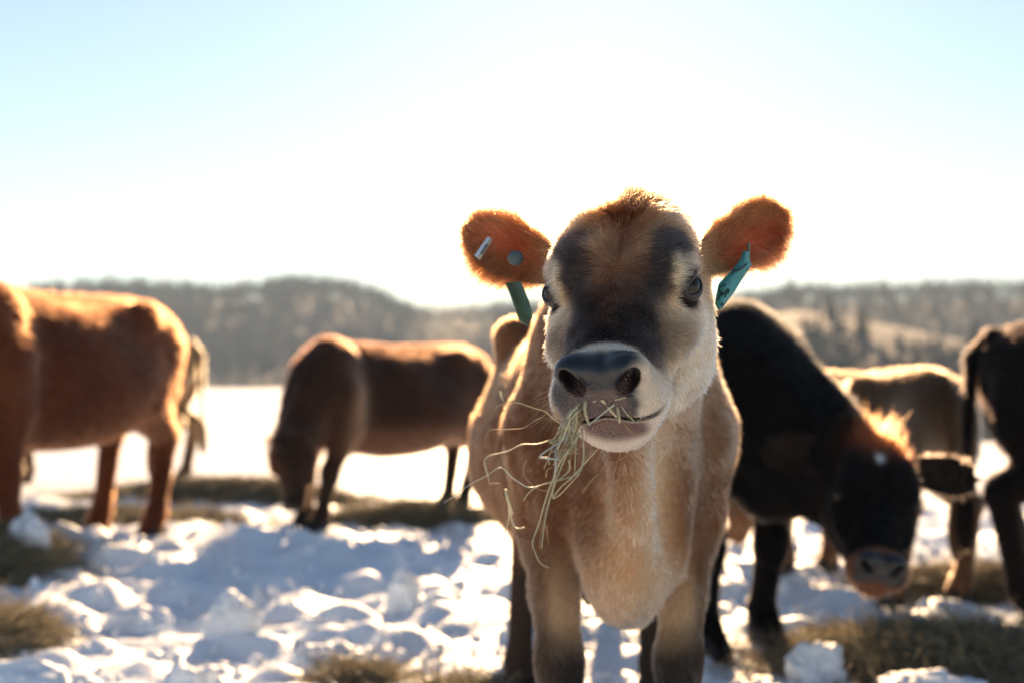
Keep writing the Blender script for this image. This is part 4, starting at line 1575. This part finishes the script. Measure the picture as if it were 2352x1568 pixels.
def tube(path, rad, seg=6, flat=1.0):
    """tapered tube verts/faces along a 3-D path; rad: number or list"""
    path = np.asarray(path, float)
    n = len(path)
    rad = np.full(n, rad) if np.isscalar(rad) else np.asarray(rad, float)
    t = np.gradient(path, axis=0); t /= np.linalg.norm(t, axis=1, keepdims=True) + 1e-12
    ref = np.array((.13, .22, .97)); V = []
    s = np.cross(t[0], ref); s /= np.linalg.norm(s)
    for i in range(n):
        s = s - (s @ t[i]) * t[i]; s /= np.linalg.norm(s) + 1e-12
        b = np.cross(t[i], s)
        for k in range(seg):
            a = 2 * math.pi * k / seg
            V.append(path[i] + (s * math.cos(a) + b * math.sin(a) * flat) * rad[i])
    F = []
    for i in range(n - 1):
        for k in range(seg):
            j = (k + 1) % seg
            F.append((i * seg + k, i * seg + j, (i + 1) * seg + j, (i + 1) * seg + k))
    F.append(tuple(range(seg - 1, -1, -1))); F.append(tuple((n - 1) * seg + k for k in range(seg)))
    return np.array(V), F


v, f = tube(stem_c, .0022)
mesh_obj('tag_stem', v, f, M_TAG2, tag_r)


def smooth_line(p, n=5):
    p = np.asarray(p, float); out = []
    for i in range(len(p) - 1):
        a = p[max(i - 1, 0)]; b = p[i]; c = p[i + 1]; d = p[min(i + 2, len(p) - 1)]
        for k in range(n):
            t = k / n
            out.append(.5 * ((2 * b) + (c - a) * t + (2 * a - 5 * b + 4 * c - d) * t * t + (3 * b - a - 3 * c + d) * t**3))
    out.append(p[-1])
    return np.array(out)


def ink(strokes, width=.0023):
    Vs, Fs = [], []
    for st in strokes:
        line = smooth_line([c5(*p) for p in st], 4)
        pts = [inv_main(P(u, v, EAR_R - .0205 + .010 * np.clip((v - 575) / 135, 0, 1))) for u, v in line]
        v, f = tube(pts, width, 5, .35)
        b = sum(len(q) for q in Vs)
        Vs.append(v); Fs += [tuple(i + b for i in q) for q in f]
    return np.concatenate(Vs), Fs


for st in ([[(640, 885), (570, 900), (515, 960), (530, 1020), (590, 1055), (640, 1010), (690, 965), (700, 1020), (640, 1080), (615, 1130)], [(480, 1165), (530, 1095), (590, 1050)]],
           [[(745, 665), (780, 620), (800, 570)], [(850, 605), (940, 560), (1000, 510), (1055, 470)], [(790, 600), (860, 600)]],
           [[(550, 1290), (585, 1235)]]):
    v, f = ink(st)
    mesh_obj('tag_figure', v, f, M_INK, tag_r)

G = tag_grid([c6(*p) for p in ((655, 935), (740, 1150), (825, 1400), (935, 1480))],
             [c6(*p) for p in ((850, 925), (945, 1160), (985, 1290), (985, 1375))],
             lambda a, b: EAR_L - .004 - .012 * b + .016 * a + .006 * math.sin(a * 3.1), 8, 16)
tag_l, _ = thick_sheet('ear_tag', G, M_TAG2, MAIN, .0024)
tag_l['label'] = 'worn grey-green ear tag hanging edge-on below the ear'
G = tag_grid([c6(*p) for p in ((440, 360), (355, 480), (270, 600))], [c6(*p) for p in ((490, 395), (405, 520), (325, 650))],
             lambda a, b: EAR_L - .018 + .006 * b + .006 * abs(a - .5), 5, 8)
clip, _ = thick_sheet('ear_clip', G, M_METAL, MAIN, .004)
G = tag_grid([c6(*p) for p in ((410, 445), (375, 500), (335, 565))], [c6(*p) for p in ((440, 470), (400, 530), (360, 590))],
             lambda a, b: EAR_L - .0215 + .005 * b, 3, 4)
thick_sheet('clip_window', G, M_CLIPDARK, clip, .001)
cb = inv_main(P(*c6(778, 628), EAR_L - .020))
v, f = ball(20, 10)
v = v * np.array((.0125, .0045, .0115))
mesh_obj('tag_button', v + cb, f, M_BUTTON, tag_l)

# ------------------------------------------------------------------ hay hanging from the mouth
def c8(x, y):
    return ((1640 + x / 2.178) * .6125, (1420 + y / 2.178) * .6125)


def c7(x, y):       # crop around the mouth
    return ((2000 + x / 2.8514) * .6125, (1200 + y / 2.8514) * .6125)


WISP = empty('hay_wisp', tuple(P(1345, 930, 1.86)))
tag(WISP, 'wisp of dry hay stalks hanging from the mouth of the fawn cow', 'hay')
W0 = np.array(WISP.location)
STRAW_MATS = [principled('straw_green', (.43, .40, .25), .5, .4, noise=(60, .4)), principled('straw_pale', (.58, .50, .30), .5, .4, noise=(60, .4)),
              principled('straw_brown', (.33, .20, .10), .6, .3, noise=(60, .4)), principled('straw_grey', (.45, .47, .40), .5, .4, noise=(60, .3))]
rs_ = np.random.default_rng(5)


def straw(line, d0=1.84, d1=1.84, w=.0011, m=0, taper=.5, sm=4, flat=.5):
    l = smooth_line(line, sm)
    n = len(l)
    t = np.linspace(0, 1, n)
    dd = d0 + (d1 - d0) * t + .006 * np.sin(t * 5 + rs_.random() * 6)
    pts = np.array([P(l[i, 0], l[i, 1], dd[i]) for i in range(n)]) - W0
    v, f = tube(pts, w * 1.25 * (1 - taper * t), 5, flat)
    mesh_obj('straw', v, f, STRAW_MATS[m], WISP)


S8 = [  # traced stalks: points, width, colour, depth at the mouth end, depth at the far end
    ([(1150, 260), (1040, 390), (915, 520)], .0016, 0, 1.83, 1.82),
    ([(1100, 270), (1050, 350), (990, 405)], .0016, 3, 1.83, 1.82),
    ([(1110, 450), (960, 540), (840, 625), (870, 642), (1000, 658)], .0017, 3, 1.83, 1.79),
    ([(930, 495), (820, 530), (690, 535), (570, 590), (430, 625), (385, 670), (405, 760), (425, 840)], .0014, 1, 1.83, 1.74),
    ([(1180, 400), (1195, 560), (1190, 680), (1150, 770), (1000, 825), (860, 860), (760, 915), (705, 990)], .0015, 0, 1.83, 1.80),
    ([(1307, 570), (1200, 690), (1100, 800), (1010, 880), (945, 970), (1000, 945), (1080, 860), (1160, 775)], .0014, 1, 1.86, 1.80),
    ([(900, 850), (760, 885), (680, 850), (605, 800), (520, 722), (400, 790), (250, 870), (160, 945), (52, 1010)], .0012, 3, 1.82, 1.74),
    ([(1090, 470), (1010, 660), (940, 830), (880, 1000), (830, 1180), (778, 1330), (800, 1420), (840, 1500), (905, 1540)], .0017, 0, 1.83, 1.79),
    ([(1150, 420), (1040, 650), (970, 830), (920, 980), (880, 1150), (850, 1385)], .0017, 0, 1.82, 1.78),
    ([(1100, 430), (1010, 640), (950, 860), (905, 1000), (860, 1190), (832, 1380)], .0012, 2, 1.82, 1.79),
    ([(1165, 440), (1080, 560), (990, 700), (950, 850), (940, 960)], .0018, 0, 1.82, 1.80),
    ([(1030, 370), (960, 335), (880, 265), (780, 235), (680, 200), (580, 190), (500, 220), (478, 240)], .0010, 1, 1.83, 1.76),
    ([(1010, 355), (930, 260), (860, 310), (790, 345), (700, 400), (600, 410), (440, 415), (400, 450), (386, 520)], .0007, 2, 1.83, 1.75),
    ([(880, 270), (930, 240), (980, 220)], .0007, 2, 1.83, 1.82),
    ([(515, 100), (525, 150), (540, 175)], .0016, 1, 1.76, 1.76),
    ([(900, 915), (840, 905), (770, 860), (715, 800), (702, 735), (730, 660)], .0009, 2, 1.81, 1.78),
    ([(425, 855), (520, 860), (522, 945), (560, 970)], .0009, 2, 1.76, 1.76),
    ([(557, 900), (575, 985), (600, 1060), (615, 1105)], .0019, 1, 1.75, 1.75),
    ([(575, 985), (585, 1090), (575, 1180), (545, 1260), (485, 1320)], .0013, 1, 1.75, 1.75),
    ([(590, 1060), (610, 1160), (645, 1218), (712, 1210)], .0012, 1, 1.75, 1.75),
    ([(890, 800), (895, 745), (940, 718)], .0011, 2, 1.80, 1.80),
    ([(965, 590), (970, 680), (955, 800)], .0014, 3, 1.80, 1.79),
    ([(1075, 660), (1080, 735), (1030, 790), (985, 830)], .0013, 0, 1.81, 1.80),
    ([(1200, 500), (1110, 560), (1010, 575)], .0010, 2, 1.82, 1.80),
    ([(1185, 350), (1215, 430), (1210, 510)], .0007, 2, 1.84, 1.83),
    ([(890, 1190), (900, 1290), (912, 1345)], .0007, 2, 1.79, 1.79),
    ([(1307, 780), (1240, 850), (1185, 930)], .0015, 2, 1.90, 1.88),
    ([(960, 255), (1000, 310), (1022, 345)], .0006, 2, 1.83, 1.83),
]
for pts, w, m, d0, d1 in S8:
    straw([c8(*p) for p in pts], d0 + .005, d1, w, m, .45, 4 if len(pts) > 3 else 3)
for k in range(22):         # the tangled middle of the wisp
    x0 = rs_.uniform(1090, 1200); y0 = rs_.uniform(230, 330)
    x1 = x0 - rs_.uniform(20, 190); y1 = y0 + rs_.uniform(200, 480)
    xm = (x0 + x1) / 2 + rs_.uniform(-45, 45); ym = (y0 + y1) / 2 + rs_.uniform(-30, 30)
    x2 = x1 + rs_.uniform(-80, 60); y2 = y1 + rs_.uniform(-30, 120)
    straw([c8(x0, y0), c8(xm, ym), c8(x1, y1), c8(x2, y2)], 1.845, 1.80 + rs_.uniform(-.02, .02), rs_.uniform(.0006, .0015), int(rs_.integers(0, 4)), .4, 4)
S7 = [  # stalks lying over the lower lip
    ([(560, 860), (550, 960), (575, 1060), (600, 1110)], .0020, 0), ([(735, 855), (790, 920), (860, 1000), (890, 1030)], .0021, 1),
    ([(890, 850), (905, 960), (925, 1100)], .0019, 0), ([(870, 900), (740, 1000), (590, 1120)], .0015, 3),
    ([(930, 900), (1000, 1000), (1080, 1080)], .0012, 0), ([(905, 1020), (1000, 1140), (1100, 1250)], .0009, 2),
    ([(1050, 920), (1070, 990), (1090, 1035)], .0014, 0), ([(1290, 815), (1450, 805), (1640, 795)], .0008, 1),
    ([(1390, 900), (1450, 1010), (1520, 1170)], .0007, 1),
    ([(1255, 1260), (1340, 1310), (1420, 1355), (1390, 1440), (1300, 1568)], .0009, 0), ([(1130, 1250), (1060, 1400), (900, 1500), (760, 1568)], .0009, 2),
    ([(640, 1280), (655, 1230), (670, 1180)], .0022, 3), ([(500, 880), (430, 960), (300, 1090)], .0016, 0), ([(470, 930), (390, 1000), (270, 1160)], .0020, 3),
    ([(640, 870), (760, 850), (880, 850), (990, 825)], .0014, 1), ([(420, 985), (330, 1230), (180, 1310)], .0016, 0),
]
for pts, w, m in S7:
    far = pts[0][1] > 1200 or pts[0][0] > 1380
    d = 1.93 if far else 1.838
    straw([c7(*p) for p in pts], d if not far else 1.95, d - (.0 if far else .004), w, m, .35, 4)

# ------------------------------------------------------------------ whiskers and chin hairs of the fawn cow
wv, wf = [], []
for k in range(90):
    sx = -1 if rs_.random() < .5 else 1
    a = rs_.uniform(-.10, -.05); xx = sx * rs_.uniform(.030, .066); ssn = rs_.uniform(.405, .45)
    if k % 3 == 0:
        a = rs_.uniform(-.165, -.13); xx = rs_.uniform(-.035, .06); ssn = rs_.uniform(.39, .43)
    b0 = main.h2w(xx, ssn, a)
    dirv = nrm(main.X * xx * 16 + main.S * rs_.uniform(.1, .7) + main.T * rs_.uniform(-.7, .1) + rs_.normal(0, .2, 3))
    ln = rs_.uniform(.022, .05)
    path = [b0, b0 + dirv * ln * .5, b0 + dirv * ln - np.array((0, 0, ln * .14))]
    v, f = tube(path, [.00022, .00017, .00006], 3)
    b = len(wv); wv += list(v); wf += [tuple(i + b for i in q) for q in f]
wh = mesh_obj('whiskers', np.array(wv), wf, principled('whisker_hair', (.45, .38, .30), .4, .4), MAIN)
wh['kind'] = 'stuff'
